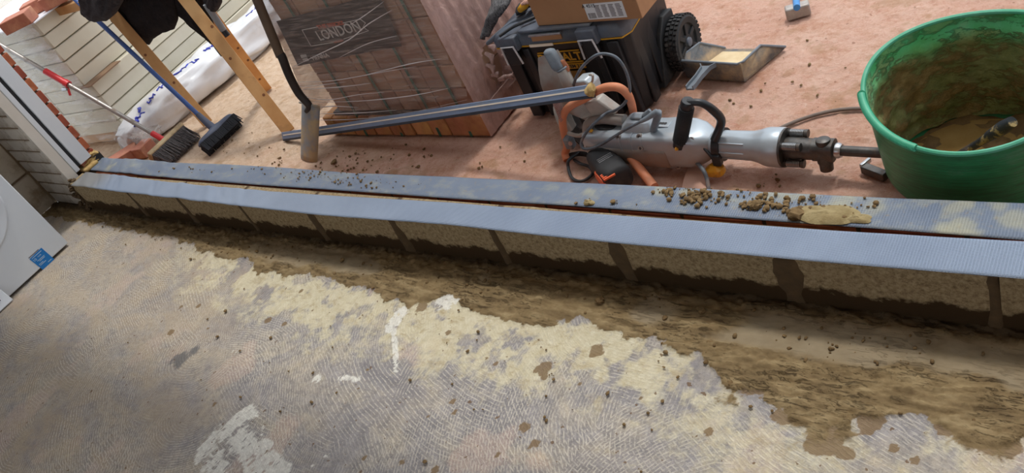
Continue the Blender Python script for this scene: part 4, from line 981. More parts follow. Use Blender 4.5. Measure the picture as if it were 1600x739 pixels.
# ------------------------------------------------------------------ rolling toolbox
TX = rotz(1.0); TO = V((-1.985, 2.018, 0))
def T(u, v, z): return TO + TX[0] * u + TX[1] * v + V((0, 0, z))
t = thing('toolbox', 'black rolling toolbox with yellow lettering and metal latches', 'toolbox', T(.28, .18, 0))
WB, DB = .545, .37
rings = []
for z, i_ in ((.006, .026), (.02, .018), (.17, .010), (.320, .002)):
    rings.append([T(.012 + i_, i_, z), T(WB - .025 - i_ * 1.4, i_, z), T(WB - .005 - i_ * 1.4, i_ + .03, z), T(WB - .035 - i_ * 1.2, DB - .02, z), T(.012 + i_, DB - .02, z)])
obj('body', loft(B(), rings), BLACK, t, bev=.006)
for u0, w_ in ((.02, .05), (.105, .030), (.395, .030), (.455, .045)):
    bm = B(); box(bm, T(u0 + w_ / 2, .004, .162), (w_, .022, .295), (TX[0], (TX[1] + V((0, 0, .06))).normalized(), V((0, 0, 1)))); obj('rib', bm, BLACKC, t, bev=.004)
bm = B()
for v_ in (.07, .16, .25): box(bm, T(WB - .016 - v_ * .09, v_, .165), (.012, .045, .29), TX)
obj('side_rib', bm, BLACK, t, bev=.004)
obj('yellow_trim', loft(B(), [[T(-.003, -.005, z), T(WB - .022, -.005, z), T(WB, .03, z), T(WB - .028, DB, z), T(-.003, DB, z)] for z in (.318, .3225)]), YEL, t)
rings = []
for z, i_ in ((.322, -.004), (.350, -.004), (.368, .006), (.375, .022)):
    rings.append([T(i_, i_, z), T(WB - .024 - i_, i_, z), T(WB - .004 - i_, .03 + i_, z), T(WB - .030 - i_, DB - i_, z), T(i_, DB - i_, z)])
obj('lid', loft(B(), rings), LIDM, t, bev=.004)
bm = B(); box(bm, T(.27, .045, .376), (.30, .10, .012), TX); obj('lid_panel', bm, LIDM, t, bev=.004)
for u0 in (.075, .405):
    bm = B(); box(bm, T(u0, -.014, .345), (.075, .03, .056), TX); hb = obj('latch_bracket', bm, LIDM, t, bev=.005)
    bm = B(); box(bm, T(u0, -.022, .298), (.050, .018, .075), TX); la_ = obj('latch', bm, BLACKC, t, bev=.004)
    obj('latch_wire', tube(B(), [T(u0 - .034, -.032, .268), T(u0 - .027, -.037, .342), T(u0 + .027, -.037, .342), T(u0 + .034, -.032, .268)], .0036, 8), WIRE, la_)
    bm = B(); box(bm, T(u0, -.012, .335), (.055, .024, .035), TX); obj('latch_slot', bm, BLACKC, hb)
bm = B(); box(bm, T(.235, -.008, .350), (.125, .006, .020), TX); pl = obj('name_plate', bm, CARD, t, bev=.001)
bm = B(); box(bm, T(.235, -.010, .364), (.135, .012, .007), TX); obj('plate_rim', bm, STEEL, t, bev=.001)
bm = B(); box(bm, T(.20, -.008, .322), (.10, .004, .010), TX); obj('cream_strip', bm, CREAML, t)
fz = (TX[2] + TX[1] * -.04).normalized()
bm = B(); box(bm, T(.250, .000, .2855), (.175, .004, .0035), TX); obj('print_line', bm, YEL, t)
bm = B(); box(bm, T(.250, .000, .2405), (.175, .004, .0035), TX); obj('print_line', bm, YEL, t)
text('DEWALT', .045, T(.250, -.003, .263), TX[0], fz, YEL, t, bold=.0012, sx=1.0)
bm = B(); box(bm, T(.250, .001, .223), (.175, .004, .022), TX); pb_ = obj('yellow_band', bm, YEL, t)
text('TOUGHSYSTEM 2.0', .0185, T(.250, -.0025, .223), TX[0], fz, PBLACK, pb_, sx=1.0, bold=.0003)
bm = B(); box(bm, T(.265, .002, .170), (.12, .004, .065), TX); yp = obj('yellow_panel', bm, gm('dull_yellow', (150, 112, 44), (132, 98, 38), 10, .6), t)
bm = B(); box(bm, T(.275, -.001, .163), (.05, .003, .016), TX); obj('panel_print', bm, PBLACK, yp)
# wheel bracket and wheels
for wx, sgn in ((WB + .014, 1), (-.045, -1)):
    WC = T(wx, .285, .104)
    if sgn > 0:
        bm = B(); prism(bm, [T(WB - .046, .13, .02), T(WB - .046, .33, .02), T(WB - .046, .33, .22), T(WB - .046, .26, .23), T(WB - .046, .20, .18)], TX[0] * .030); obj('wheel_bracket', bm, RUB, t, bev=.004)
    whl = obj('wheel', lathe(B(), WC - TX[0] * (.024 * 1), TX[0], [(0, .05), (.0, .088), (.006, .097), (.042, .097), (.048, .088), (.044, .068), (.036, .064), (.036, .03), (.044, .026), (.044, .0)], 44), RUB, t, sharp=30)
    bm = B()
    for k in range(34):
        a_ = k / 34 * 2 * PI; rd = TX[1] * math.cos(a_) + V((0, 0, math.sin(a_))); tg = TX[1] * -math.sin(a_) + V((0, 0, math.cos(a_)))
        for du, sk in ((-.015, .2), (0, 0), (.015, -.2)): box(bm, WC + rd * .0985 + TX[0] * du + tg * (.004 if du else 0), (.012, .011, .006), (TX[0], tg, rd))
    obj('tread', bm, RUB, whl)
    if sgn > 0:
        bm = B()
        for k in range(6):
            a_ = k / 6 * 2 * PI + .3; rd = TX[1] * math.cos(a_) + V((0, 0, math.sin(a_))); tg = TX[1] * -math.sin(a_) + V((0, 0, math.cos(a_)))
            box(bm, WC + rd * .046 + TX[0] * .014, (.012, .016, .040), (TX[0], tg, rd))
        obj('spokes', bm, GREYP if False else RUB, whl, bev=.002)
        obj('hub_cap', lathe(B(), WC + TX[0] * .016, TX[0], [(0, .018), (.010, .016), (.013, .008)], 18), LIDM, whl)
# carton on the lid
C0, C1 = P(841, 40.5, .384), P(1004, 29, .384); cu = (C1 - C0); cu.z = 0; Lc = cu.length; cu.normalize(); cv = V((-cu.y, cu.x, 0))
t = thing('cardboard_box', 'brown cardboard box with white barcode label on top of the toolbox', 'box', (C0 + C1) / 2 + cv * .13)
def CB(u_, v_, z_): return C0 + cu * u_ + cv * v_ + V((0, 0, z_))
bm = B(); box(bm, CB(Lc / 2, .14, .09), (Lc, .28, .18), (cu, cv, V((0, 0, 1)))); obj('carton', bm, CARD, t, bev=.002)
for (pp_, nm_) in (((905, 4), ''),):
    q0, q1, q2, q3 = [PY(a_, b_, C0.y) for a_, b_ in ((915, 3), (922, 28), (984, 23), (977, -2))]
lu0, lu1 = (q1 - C0).dot(cu), (q2 - C0).dot(cu); lz0 = (q1.z + q2.z) / 2 - C0.z; lz1 = (q0.z + q3.z) / 2 - C0.z
def LB(i, j, d=.0008): return CB(lu0 + (lu1 - lu0) * i, -d, lz0 + (lz1 - lz0) * j)
bm = B(); prism(bm, [LB(0, 0, .0003), LB(1, 0, .0003), LB(1, 1, .0003), LB(0, 1, .0003)], -cv * .0006); lb = obj('shipping_label', bm, PAPER, t)
for c_ in range(4):
    for r_ in range(9):
        x0 = .27 + c_ * .178; y0 = .12 + r_ * .088; bm = B(); w_ = .135 * random.uniform(.8, 1)
        prism(bm, [LB(x0, y0, .0010), LB(x0 + w_, y0, .0010), LB(x0 + w_, y0 + .052, .0010), LB(x0, y0 + .052, .0010)], -cv * .0002); obj('print_line', bm, PGREY, lb)
for k in range(12):
    x0 = .04 + k * .0165; bm = B(); w_ = random.choice((.006, .010)); prism(bm, [LB(x0, .08, .0010), LB(x0 + w_, .08, .0010), LB(x0 + w_, .42, .0010), LB(x0, .42, .0010)], -cv * .0002); obj('barcode_bar', bm, PBLACK, lb)
text('A 4515', .018, LB(.13, .86, .0012), cu, V((0, 0, 1)), PBLACK, lb)
bm = B(); box(bm, CB(Lc * .995, .14, .05), (.004, .006, .10), (cu, cv, V((0, 0, 1)))); bm.free()
# woven bag and gloves at the lid's left end
t = thing('tool_bag', 'dark woven bag flap hanging over the left end of the toolbox lid', 'bag', (-1.98, 2.10, .355))
rings = []; cs = [((802, -6), .44), ((795, 8), .425), ((783, 25), .40), ((772, 42), .37), ((764, 58), .345)]
cs2 = [((768, -4), .44), ((766, 12), .42), ((761, 30), .40), ((757, 48), .36), ((756, 62), .335)]
bm = B(); rows = []
for i in range(17):
    f = i / 16 * 4; k = min(int(f), 3); g = f - k; r_ = []
    a_ = P(*cs[k][0], cs[k][1]).lerp(P(*cs[k + 1][0], cs[k + 1][1]), g); b_ = P(*cs2[k][0], cs2[k][1]).lerp(P(*cs2[k + 1][0], cs2[k + 1][1]), g)
    for j in range(11):
        h = j / 10; r_.append(bm.verts.new(b_.lerp(a_, h) + V((0, -.03, .02)) * math.sin(PI * h) + V((0, 0, .006 * mnoise.noise(V((i * .5, j * .5, 0)))))))
    rows.append(r_)
for i in range(16):
    for j in range(10): bm.faces.new((rows[i][j], rows[i + 1][j], rows[i + 1][j + 1], rows[i][j + 1]))
obj('woven_flap', bm, FABRIC, t, sharp=180, solid=.006)
rings = []
for i, ((px, py), zz_, r_) in enumerate((((764, 66), .35, .012), ((782, 52), .362, .020), ((806, 34), .368, .022), ((832, 22), .372, .024), ((842, 14), .372, .02))):
    rings.append(sring(P(px, py, zz_), V((.3, .9, 0)).normalized(), V((0, 0, 1)), r_ * 1.2, r_ * .7, 2.4, 18))
obj('grey_fold', loft(B(), rings), LIDM, t, sharp=80)
obj('dark_strap', tube(B(), [P(780, 57, .385), P(800, 43, .392), P(815, 36, .395), P(836, 27, .395)], .006, 8, 4), BLACKC, t)
bm = B(); lump(bm, P(815, 14, .40), .030, .5, 2, .35); lump(bm, P(826, 6, .42), .022, .5, 2, .35); obj('bag_body', bm, BLACKC, t)
g_ = thing('work_glove', 'yellow and pink work glove tucked behind the cardboard box', 'glove', P(818, 8, .43))
rings = [sring(P(812, 16, .425), V((1, 0, 0)), V((0, 0, 1)), .010, .010, 2.4, 12), sring(P(818, 10, .43), V((1, 0, 0)), V((0, 0, 1)), .016, .012, 2.4, 12), sring(P(824, 4, .435), V((1, 0, 0)), V((0, 0, 1)), .014, .010, 2.4, 12)]
obj('palm', loft(B(), rings), YEL, g_, sharp=80)
for k in range(3): obj('finger', tube(B(), [P(815 + k * 4, 7 - k, .44), P(820 + k * 4, 3 - k, .445), P(824 + k * 3, 2, .44)], [.006, .006, .005], 8), gm('pink_glove', (226, 178, 160), None, 10, .7), g_)

# ------------------------------------------------------------------ dustpan
t = thing('dustpan', 'dusty dark plastic dustpan holding cream dust beside the toolbox wheel', 'dustpan', (-1.26, 2.28, 0))
A_, B_, C_, D_ = P(1058, 95, .085), P(1157, 100, .085), P(1188, 71, .078), P(1093, 67, .078)
E1, E2 = P(1227, 73, .012), P(1140, 66, .012); A0 = P(1078, 128, .004) ; B0 = P(1156, 131, .004)
A0 = V((A_.x + .012, A_.y + .012, .004)); B0 = V((B_.x - .010, B_.y + .012, .004)); F1 = V((E1.x - .005, E1.y, .003)); F2 = V((E2.x - .15, E2.y - .0, .003))
F2 = V((D_.x + .06, E1.y + .02, .003)); E2 = V((D_.x + .055, E1.y + .02, .010))
bm = B(); n_ = 1
def quad(bm, *p): bm.faces.new([bm.verts.new(q) for q in p])
vA, vB, vA0, vB0, vF1, vF2, vE1, vE2, vC, vD = [bm.verts.new(p) for p in (A_, B_, A0, B0, F1, F2, E1, E2, C_, D_)]
for f in ((vA0, vB0, vF1, vF2), (vA, vB, vB0, vA0), (vB, vC, vB0), (vC, vE1, vF1, vB0), (vA0, vD, vA), (vA0, vF2, vE2, vD)): bm.faces.new(f)
bmesh.ops.recalc_face_normals(bm, faces=bm.faces); obj('tray', bm, PANM, t, sharp=30, solid=.003)
obj('rim', tube(B(), [E1, C_.lerp(E1, .25), C_, B_ + V((.004, .012, 0)), B_ + V((-.012, 0, 0)), A_ + V((.012, 0, 0)), A_ + V((-.0, .012, 0)), D_, D_.lerp(E2, .4), E2], .0045, 8), PANE, t)
bm = B(); rows = []
for i in range(15):
    r_ = []
    for j in range(15):
        a_ = A0.lerp(B0, i / 14); b_ = F2.lerp(F1, i / 14); p = a_.lerp(b_, j / 14 * .86); e_ = min(i, 14 - i, j, 5) / 5
        p.z += .004 + .045 * max(0, 1 - j / 9) * (.6 + .5 * mnoise.noise(V((i * .3, j * .3, 0)))) * min(1, e_ + .4); p = p + (b_ - a_).normalized() * .006; r_.append(bm.verts.new(p))
    rows.append(r_)
for i in range(14):
    for j in range(14): bm.faces.new((rows[i][j], rows[i + 1][j], rows[i + 1][j + 1], rows[i][j + 1]))
o = obj('swept_dust', bm, DUSTM, sharp=180); tag(o, 'cream dust heaped inside the dustpan', 'dust', kind='stuff')
h0, h1 = P(1106, 100, .086), P(1077, 136, .100); u, s, v = frame_from(h1 - h0, (0, 0, 1)); Lh = (h1 - h0).length; rings = []
for f, ww in ((0, .030), (.12, .018), (.5, .0135), (.9, .0155), (1, .014)):
    c = h0.lerp(h1, f); rings.append([c - s * ww + v * .004, c - s * (ww - .004) + v * .004, c - s * (ww - .004) - v * .006, c + s * (ww - .004) - v * .006, c + s * (ww - .004) + v * .004, c + s * ww + v * .004, c + s * ww - v * .012, c - s * ww - v * .012])
obj('handle', loft(B(), rings), PANE, t, sharp=30)

# ------------------------------------------------------------------ club hammer
t = thing('club_hammer', 'steel hammer head with blue shaft lying on the pink ground', 'hammer', (-1.14, 2.58, 0))
a_, b_ = P(1228, 24, .02), P(1266, 13, .02); u, s, v = frame_from(b_ - a_, (0, 0, 1)); bm = B(); box(bm, (a_ + b_) / 2 + V((0, 0, .006)), ((b_ - a_).length, .04, .045), (u, s, v)); obj('head', bm, HAMM, t, bev=.006)
c = P(1245, 12, .05); d = P(1242, -30, .02); obj('shaft', tube(B(), [c, c.lerp(d, .5), d], [.012, .013, .014], 12), BLUEHM, t)

# ------------------------------------------------------------------ green tub
TC = V((-.405, 1.765, 0)); BC = V((-.415, 1.795, 0))
t = thing('flexible_tub', 'green rubber tub caked inside with mortar, standing behind the low wall', 'tub', BC)
m, ntt, b = newmat('mortar_caked_inside'); co = objco(ntt)
f = ramp(ntt, noise(ntt, mapped(ntt, co, (1, 1, 2.2)), 12, 8, .72), (.47, (0, 0, 0, 1)), (.55, (1, 1, 1, 1)))
sep = N(ntt, 'ShaderNodeSeparateXYZ'); L(ntt, co, sep.inputs[0])
hi = ramp(ntt, mathn(ntt, 'ADD', sep.outputs[2], mathn(ntt, 'MULTIPLY', noise(ntt, co, 9, 4), .10)), (.265, (1, 1, 1, 1)), (.345, (0, 0, 0, 1)))
f = mathn(ntt, 'MAXIMUM', mathn(ntt, 'MULTIPLY', f, .9), mathn(ntt, 'MULTIPLY', hi, mathn(ntt, 'MULTIPLY_ADD', f, .25, .7)))
f = mathn(ntt, 'MULTIPLY', f, mathn(ntt, 'MULTIPLY_ADD', hi, .75, .25))
gc = ramp(ntt, noise(ntt, co, 9, 5, .6), (.35, (52, 176, 92)), (.6, (100, 196, 138)), (.8, (170, 196, 164)))
mc = ramp(ntt, noise(ntt, co, 30, 7, .7), (.3, (132, 102, 60)), (.5, (166, 134, 84)), (.72, (204, 176, 124)))
L(ntt, mix(ntt, f, gc, mc), b.inputs['Base Color']); b.inputs['Roughness'].default_value = .7
bump(ntt, b, mathn(ntt, 'MULTIPLY', mathn(ntt, 'MULTIPLY_ADD', noise(ntt, mapped(ntt, co, (1, 1, 2)), 34, 8, .75), .7, .5), f), .9, .02); CAKED = m
m, ntt, b = newmat('green_tub_outside'); co = objco(ntt)
f = ramp(ntt, noise(ntt, mapped(ntt, co, (1, 1, 3)), 8, 6, .65), (.35, (24, 108, 66)), (.55, (32, 134, 84)), (.78, (96, 140, 118)))
sc_ = ramp(ntt, noise(ntt, mapped(ntt, co, (1.2, 1.2, 26)), 9, 7, .75), (.46, (0, 0, 0, 1)), (.64, (1, 1, 1, 1)))
L(ntt, mix(ntt, mathn(ntt, 'MULTIPLY', sc_, .6), f, (18, 58, 42)), b.inputs['Base Color']); b.inputs['Roughness'].default_value = .42
bump(ntt, b, noise(ntt, mapped(ntt, co, (1, 1, 14)), 12, 4), .25, .004); TOUT = m
NS = 96
def rimz(a_):       # rim sags towards the wall side, handles left and right
    return .305 - .050 * math.sin(a_) * -1 + .012 * math.cos(2 * a_)
def tubr(a_, f):
    rr = .205 + (.222 - .205) * f ** .6 - .03 * max(0, 1 - f * 5) ** 2; sx_ = 1 + .055 * f; sy_ = 1 - .085 * f
    c = BC.lerp(TC, f); z = .004 + (rimz(a_) - .004) * f
    return V((c.x + rr * sx_ * math.cos(a_), c.y + rr * sy_ * math.sin(a_), z))
K = 26
outer = [[tubr(2 * PI * j / NS, i / K) for j in range(NS)] for i in range(K + 1)]
def inn(p, f): c = BC.lerp(TC, f); d = V((p.x - c.x, p.y - c.y, 0)); k = .005; return V((p.x, p.y, p.z)) - d.normalized() * k
bm = B(); loft(bm, [[BC + (p - BC) * .9 for p in outer[0]]] + outer, cap=True)
bm.faces.ensure_lookup_table(); top_f = max((f_ for f_ in bm.faces if len(f_.verts) > 8), key=lambda f_: f_.calc_center_median().z); bm.faces.remove(top_f)
obj('outer_shell', bm, TOUT, t, sharp=60)
inner = []
for i in range(2, K + 1):
    f = i / K; r_ = []
    for j in range(NS):
        a_ = 2 * PI * j / NS; p = inn(outer[i][j], f); c = BC.lerp(TC, f); d = V((p.x - c.x, p.y - c.y, 0)).normalized()
        cake = max(0, mnoise.noise(V((math.cos(a_) * 2.2, math.sin(a_) * 2.2, p.z * 16))) + .25 + .6 * mnoise.noise(V((math.cos(a_) * 8, math.sin(a_) * 8, p.z * 45)))) * .018 * (1 if f < .8 else max(0, (1 - f) / .2))
        r_.append(p - d * cake)
    inner.append(r_)
bm = B(); loft(bm, inner, cap=False); obj('caked_lining', bm, CAKED, t, sharp=180)
obj('rim', tube(B(), [outer[K][j % NS] for j in range(NS + 1)], .0062, 8, cap=False), gm('pale_green_rim', (60, 158, 120), (96, 176, 146), 14, .5), t)
for ca in (PI * 1.24, PI * .24):     # rope-ribbed hand grips let into the rim
    pts = [tubr(ca + (k / 20 - .5) * .95, 1.0) + V((math.cos(ca) * .004, math.sin(ca) * .004, .003)) for k in range(21)]
    g_ = obj('hand_grip', tube(B(), pts, .009, 10), gm('mint_grip', (78, 176, 140), (60, 158, 122), 20, .5), t)
    bm = B()
    for k in range(0, 60):
        f = k / 60 * 20; i = int(f); p = pts[i].lerp(pts[i + 1], f - i); d = (pts[i + 1] - pts[i]).normalized(); d = (d + V((0, 0, .9))).normalized(); lathe(bm, p - d * .0012, d, [(0, .0105), (.0022, .0105)], 10)
    obj('grip_ribs', bm, MATS['mint_grip'], g_)
# mortar and water inside
bm = B(); rows = []; zf_ = .022; c_ = BC.lerp(TC, .2)
prevr = None; n_ = 48; cv0 = bm.verts.new((c_.x, c_.y, zf_ + .02))
for q_ in range(1, 13):
    rr = q_ / 12; ring = []
    for j in range(n_):
        a_ = 2 * PI * j / n_; x = c_.x + .196 * rr * math.cos(a_); y = c_.y + .190 * rr * math.sin(a_)
        hz = zf_ + .040 * max(0, mnoise.noise(V((x * 14, y * 14, 3))) + .25 * math.cos(a_ - .2) + .10) + .012 * mnoise.noise(V((x * 50, y * 50, 1)))
        ring.append(bm.verts.new((x, y, hz)))
    for j in range(n_):
        if prevr is None: bm.faces.new((cv0, ring[j], ring[(j + 1) % n_]))
        else: bm.faces.new((prevr[j], ring[j], ring[(j + 1) % n_], prevr[(j + 1) % n_]))
    prevr = ring
bmesh.ops.recalc_face_normals(bm, faces=bm.faces)
o = obj('wet_mortar', bm, MUDM, sharp=180); tag(o, 'leftover brown mortar in the bottom of the green tub', 'mortar', kind='stuff')
bm = lathe(B(), (c_.x, c_.y, zf_ + .002), (0, 0, 1), [(0, .172), (.0045, .172)], 48); o = obj('mortar_slurry', bm, MUDW); tag(o, 'watery slurry pooled in the green tub', 'water', kind='stuff')
t = thing('trowel', 'muddy dark trowel handle resting in the green tub', 'trowel', (-.33, 1.68, .07))
ha, hb = P(1582, 190, .205), P(1540, 217, .14)
obj('handle', tube(B(), [ha, ha.lerp(hb, .3), ha.lerp(hb, .8), hb, hb.lerp(ha, -.6)], [.013, .0165, .014, .011, .008], 14), gm('muddy_handle', (50, 54, 62), (40, 44, 52), 14, .4, dirt=(168, 146, 98), dscale=40, dlo=.5, dhi=.6), t)
e0 = hb.lerp(ha, -.8); fwd = (hb - ha).normalized(); sd_ = fwd.cross(V((0, 0, 1))).normalized()
bm = B(); prism(bm, [e0 + sd_ * .045, e0 - sd_ * .045, e0 + fwd * .10 + V((0, 0, .02))], (0, 0, -.002)); obj('blade', bm, STEELD, t)

# ------------------------------------------------------------------ demolition hammer
A_, B_ = P(922, 214, .095), P(1361, 238, .085); u = (B_ - A_).normalized(); sd_ = V((0, 0, 1)).cross(u).normalized(); vu = u.cross(sd_).normalized()
if vu.z < 0: vu = -vu
if sd_.y > 0: sd_ = -sd_          # sd_ points to the camera side
LA = (B_ - A_).length
t = thing('demolition_hammer', 'large silver electric demolition hammer lying in front of the toolbox', 'power tool', (A_ + B_) / 2 * 1.0 - V((0, 0, (A_.z + B_.z) / 2)))
def K3(px, off=0.0, z=0.0):      # point on the axis seen at picture column px
    f = min(range(1001), key=lambda k: abs(prj(A_.lerp(B_, k / 1000))[0] - px)) / 1000; return A_.lerp(B_, f) + sd_ * off + vu * z
def ring_at(px, a_, b_, p=4.0, off=0, z=0): return sring(K3(px, off, z), sd_, vu, a_, b_, p, 36)
# housing
rings = [ring_at(919, .030, .030, 3.5, 0, -.010), ring_at(923, .046, .046, 4, 0, -.006), ring_at(945, .054, .052, 5, 0, -.004), ring_at(985, .058, .056, 6, 0, -.004), ring_at(1040, .060, .058, 6, 0, -.002), ring_at(1058, .062, .060, 6, 0, 0),
         ring_at(1085, .062, .059, 5, 0, 0), ring_at(1100, .056, .054, 4, 0, 0), ring_at(1110, .046, .046, 3, 0, 0), ring_at(1118, .036, .036, 2.2, 0, 0)]
obj('motor_housing', loft(B(), rings), SILV, t, sharp=50)
# lower shell with ribs, a brownish reflection painted into its colour
for px in (986, 1003, 1019):
    obj('housing_rib', loft(B(), [ring_at(px - 1.2, .0610, .0585, 6, 0, -.003), ring_at(px + 1.2, .0610, .0585, 6, 0, -.003)]), SILV, t, sharp=50)
rings = [ring_at(926, .0485, .030, 5, .003, -.024), ring_at(950, .0570, .034, 6, .003, -.024), ring_at(1020, .0630, .037, 6, .003, -.024), ring_at(1052, .0640, .038, 6, .003, -.022), ring_at(1058, .05, .03, 5, .002, -.022)]
obj('browned_side_cover', loft(B(), rings), SILVS, t, sharp=50)
for px, z_ in ((964, -.004), (964, -.026)):
    bm = B(); box(bm, K3(px, .0585, z_), (.0045, .006, .014), (u, sd_, vu)); obj('vent_slot', bm, BLACKC, t)
for px in (968, 978):
    bm = B(); box(bm, K3(px, .058, -.052), (.014, .006, .004), (u, sd_, vu)); obj('vent_slot', bm, BLACKC, t)
# D-handle opening at the rear top, trigger block
bm = B(); rings = []
obj('rear_handle', tube(B(), [K3(921, .012, -.005), K3(917, .004, .028), K3(930, 0, .060), K3(952, -.008, .071), K3(985, -.008, .069)], [.014, .015, .016, .016, .020], 14, 5), SILVS, t)
obj('handle_well', loft(B(), [sring(K3(955, .0, .040), u, sd_, .036, .018, 3, 24), sring(K3(955, .0, .0545), u, sd_, .040, .021, 3, 24)]), RUB, t)
rings = [sring(K3(1006, -.006, .045), u, sd_, .062, .040, 5, 30), sring(K3(1008, -.006, .072), u, sd_, .052, .034, 5, 30), sring(K3(1010, -.008, .082), u, sd_, .044, .028, 5, 30)]
obj('trigger_block', loft(B(), rings), SILV, t, sharp=40)
bm = B(); box(bm, K3(1006, -.008, .086), (.040, .026, .010), (u, sd_, vu)); obj('switch_cap', bm, GPAD, t, bev=.004)
obj('lock_lever', tube(B(), [K3(1016, -.012, .088), K3(1026, -.020, .104)], [.008, .006], 10), GPAD, t)
bm = B(); box(bm, K3(938, .030, .052), (.014, .012, .006), (u, sd_, vu)); obj('yellow_button', bm, YELK, t, bev=.002)
bm = B(); box(bm, K3(1042, -.010, .0595), (.050, .030, .004), (u, sd_, vu)); lb = obj('rating_label', bm, SILV, t, bev=.001)
for k in range(3): obj('label_mark', lathe(B(), K3(1038 + 4 * k, -.010, .062), vu, [(0, .0055), (.0006, .0055)], 14), PBLACK, lb)
for px, o_, z_ in ((985, .050, .050), (1017, .045, .052), (1096, .040, .046), (1018, .062, .02), (1064, .05, -.055), (971, .05, -.052)):
    sc_ = obj('screw_boss', lathe(B(), K3(px, o_, z_), (sd_ + vu * .4), [(-.006, .009), (.004, .009), (.004, .005), (.001, .005)], 14), SILVS, t)
    obj('screw', lathe(B(), K3(px, o_, z_), (sd_ + vu * .4), [(0, .0048), (.0036, .0048)], 12), STEELD, sc_)
# barrel, flange, nose
f0, f1 = K3(1112), K3(1186); al = (K3(1200) - K3(1190)).normalized()
pr_ = [(0, .034), (.01, .040), (.03, .042), (.12, .043), (.150, .044), (.170, .048), (.188, .054), (.20, .0565), (.246, .0575), (.250, .055)]
Lq = (K3(1226) - f0).length; pr_ = [(d * Lq / .25, r_) for d, r_ in pr_]
obj('barrel', lathe(B(), f0, u, pr_, 40), SILV, t, sharp=40)
for z_, o_ in ((.030, .032), (.004, .0435), (-.02, .038)):
    bm = B(); box(bm, K3(1150, o_, z_), (.085, .004, .004), (u, sd_, vu)); obj('barrel_rib', bm, SILV, t, bev=.001)
obj('flange_gasket', lathe(B(), K3(1226), u, [(0, .056), (.006, .056)], 36), STEELD, t)
obj('nose', lathe(B(), K3(1228), u, [(0, .030), (.02, .032), (.075, .030), (.10, .028), (.11, .026)], 28), STEELD, t)
for k in range(4):
    a_ = PI / 4 + k * PI / 2; rd = sd_ * math.cos(a_) + vu * math.sin(a_); bp = obj('clamp_bolt', lathe(B(), K3(1227) + rd * .042, u, [(0, .013), (.006, .013), (.006, .0105), (.052, .0105), (.052, .012), (.060, .012)], 14), STEELD, t)
    bm = B()
    for q_ in range(9): lathe(bm, K3(1227) + rd * .042 + u * (.012 + q_ * .0042), u, [(0, .0118), (.0016, .0118)], 12)
    obj('thread', bm, STEEL, bp)
cc = K3(1289); obj('tool_latch_block', loft(B(), [sring(cc + u * d, sd_, vu, .028, .030, 3, 24) for d in (-.030, .026)]), STEELD, t, sharp=40)
obj('tool_latch_pin', lathe(B(), cc + vu * .040, -vu + sd_ * .12, [(0, .012), (.004, .019), (.018, .020), (.020, .022), (.074, .022), (.076, .019), (.100, .018), (.102, .014)], 26), STEELD, t)
obj('retaining_ring', lathe(B(), cc + u * .030, u, [(0, .021), (.008, .022), (.016, .018)], 20), STEEL, t)
obj('chisel', lathe(B(), cc + u * .040, u, [(0, .014), (.02, .0145), (.13, .014), (.14, .012)], 12), STEELD, t)
# side handle
cl0 = K3(1128); obj('handle_clamp', lathe(B(), cl0 - u * .011, u, [(0, .0455), (0, .050), (.022, .050), (.022, .0455)], 32), BLACKC, t)
ga, gb = PY(1075, 157, 1.725), PY(1061, 228, 1.725); gd = (gb - ga).normalized(); gl = (gb - ga).length
g_ = obj('side_grip', lathe(B(), ga, gd, [(0, .017), (.004, .019), (.014, .020), (.018, .0185), (.03, .020), (gl * .5, .0215), (gl * .8, .020), (gl * .88, .017), (gl * .90, .020), (gl, .019)], 24), BLACKC, t)
bm = B()
for k in range(24): lathe(bm, ga + gd * (gl * .14 + k * gl * .031), gd, [(0, .0215), (.0022, .0228), (.0034, .0215)], 20)
obj('grip_ridges', bm, RUB, g_)
obj('handle_arm', tube(B(), [ga + gd * .008, PY(1096, 161, 1.73), PY(1115, 173, 1.745), PY(1127, 190, 1.76), K3(1128, .03, .040)], [.010, .011, .013, .013, .013], 12, 5), BLACKC, t)
obj('clamp_rod', tube(B(), [gb - gd * .012, PY(1095, 226, 1.735), K3(1126, .052, -.022)], .0045, 10), BLACKC, t)
bm = B(); box(bm, K3(1128, .046, -.020), (.026, .022, .04), (u, sd_, vu)); obj('clamp_foot', bm, BLACKC, t, bev=.004)
kp = K3(1121, .050, -.038); obj('yellow_knob', loft(B(), [sring(kp + vu * d, u, sd_, r_, r_ * .8, 3, 20) for d, r_ in ((0, .012), (-.006, .017), (-.012, .027), (-.030, .029), (-.034, .024))]), YELK, t, sharp=50)
bm = B(); lump(bm, gb - gd * .006 + sd_ * .018, .009, .8, 1, .3); obj('yellow_dirt', bm, YELK, g_)
# its cord
cs_ = [K3(1030, .030, .062), PY(1016, 181, 1.745), PY(1001, 190, 1.735)]
obj('strain_relief', tube(B(), [K3(1034, .02, .060), PY(1028, 176, 1.755), PY(1012, 184, 1.742), PY(1001, 190, 1.735)], [.012, .012, .008, .006], 12, 4), GPAD, t)
o = obj('power_cord', tube(B(), [PY(1003, 189, 1.736), PY(980, 201, 1.73), PY(957, 215, 1.725), PY(935, 228, 1.72), PY(915, 233, 1.72), PY(908, 226, 1.725), PY(913, 212, 1.735), PY(928, 193, 1.75), PY(947, 177, 1.79), PY(962, 172, 1.80), PY(976, 161, 1.80), PY(984, 142, 1.80), PY(980, 117, 1.80), PY(969, 96, 1.80), PY(955, 86, 1.80), PY(935, 85, 1.80), PY(917, 97, 1.81), PY(904, 113, 1.83), PY(896, 134, 1.86), PY(895, 150, 1.88)], .0048, 10, 6), CABLE)
tag(o, 'grey power cord looping up from the silver demolition hammer', 'cord')

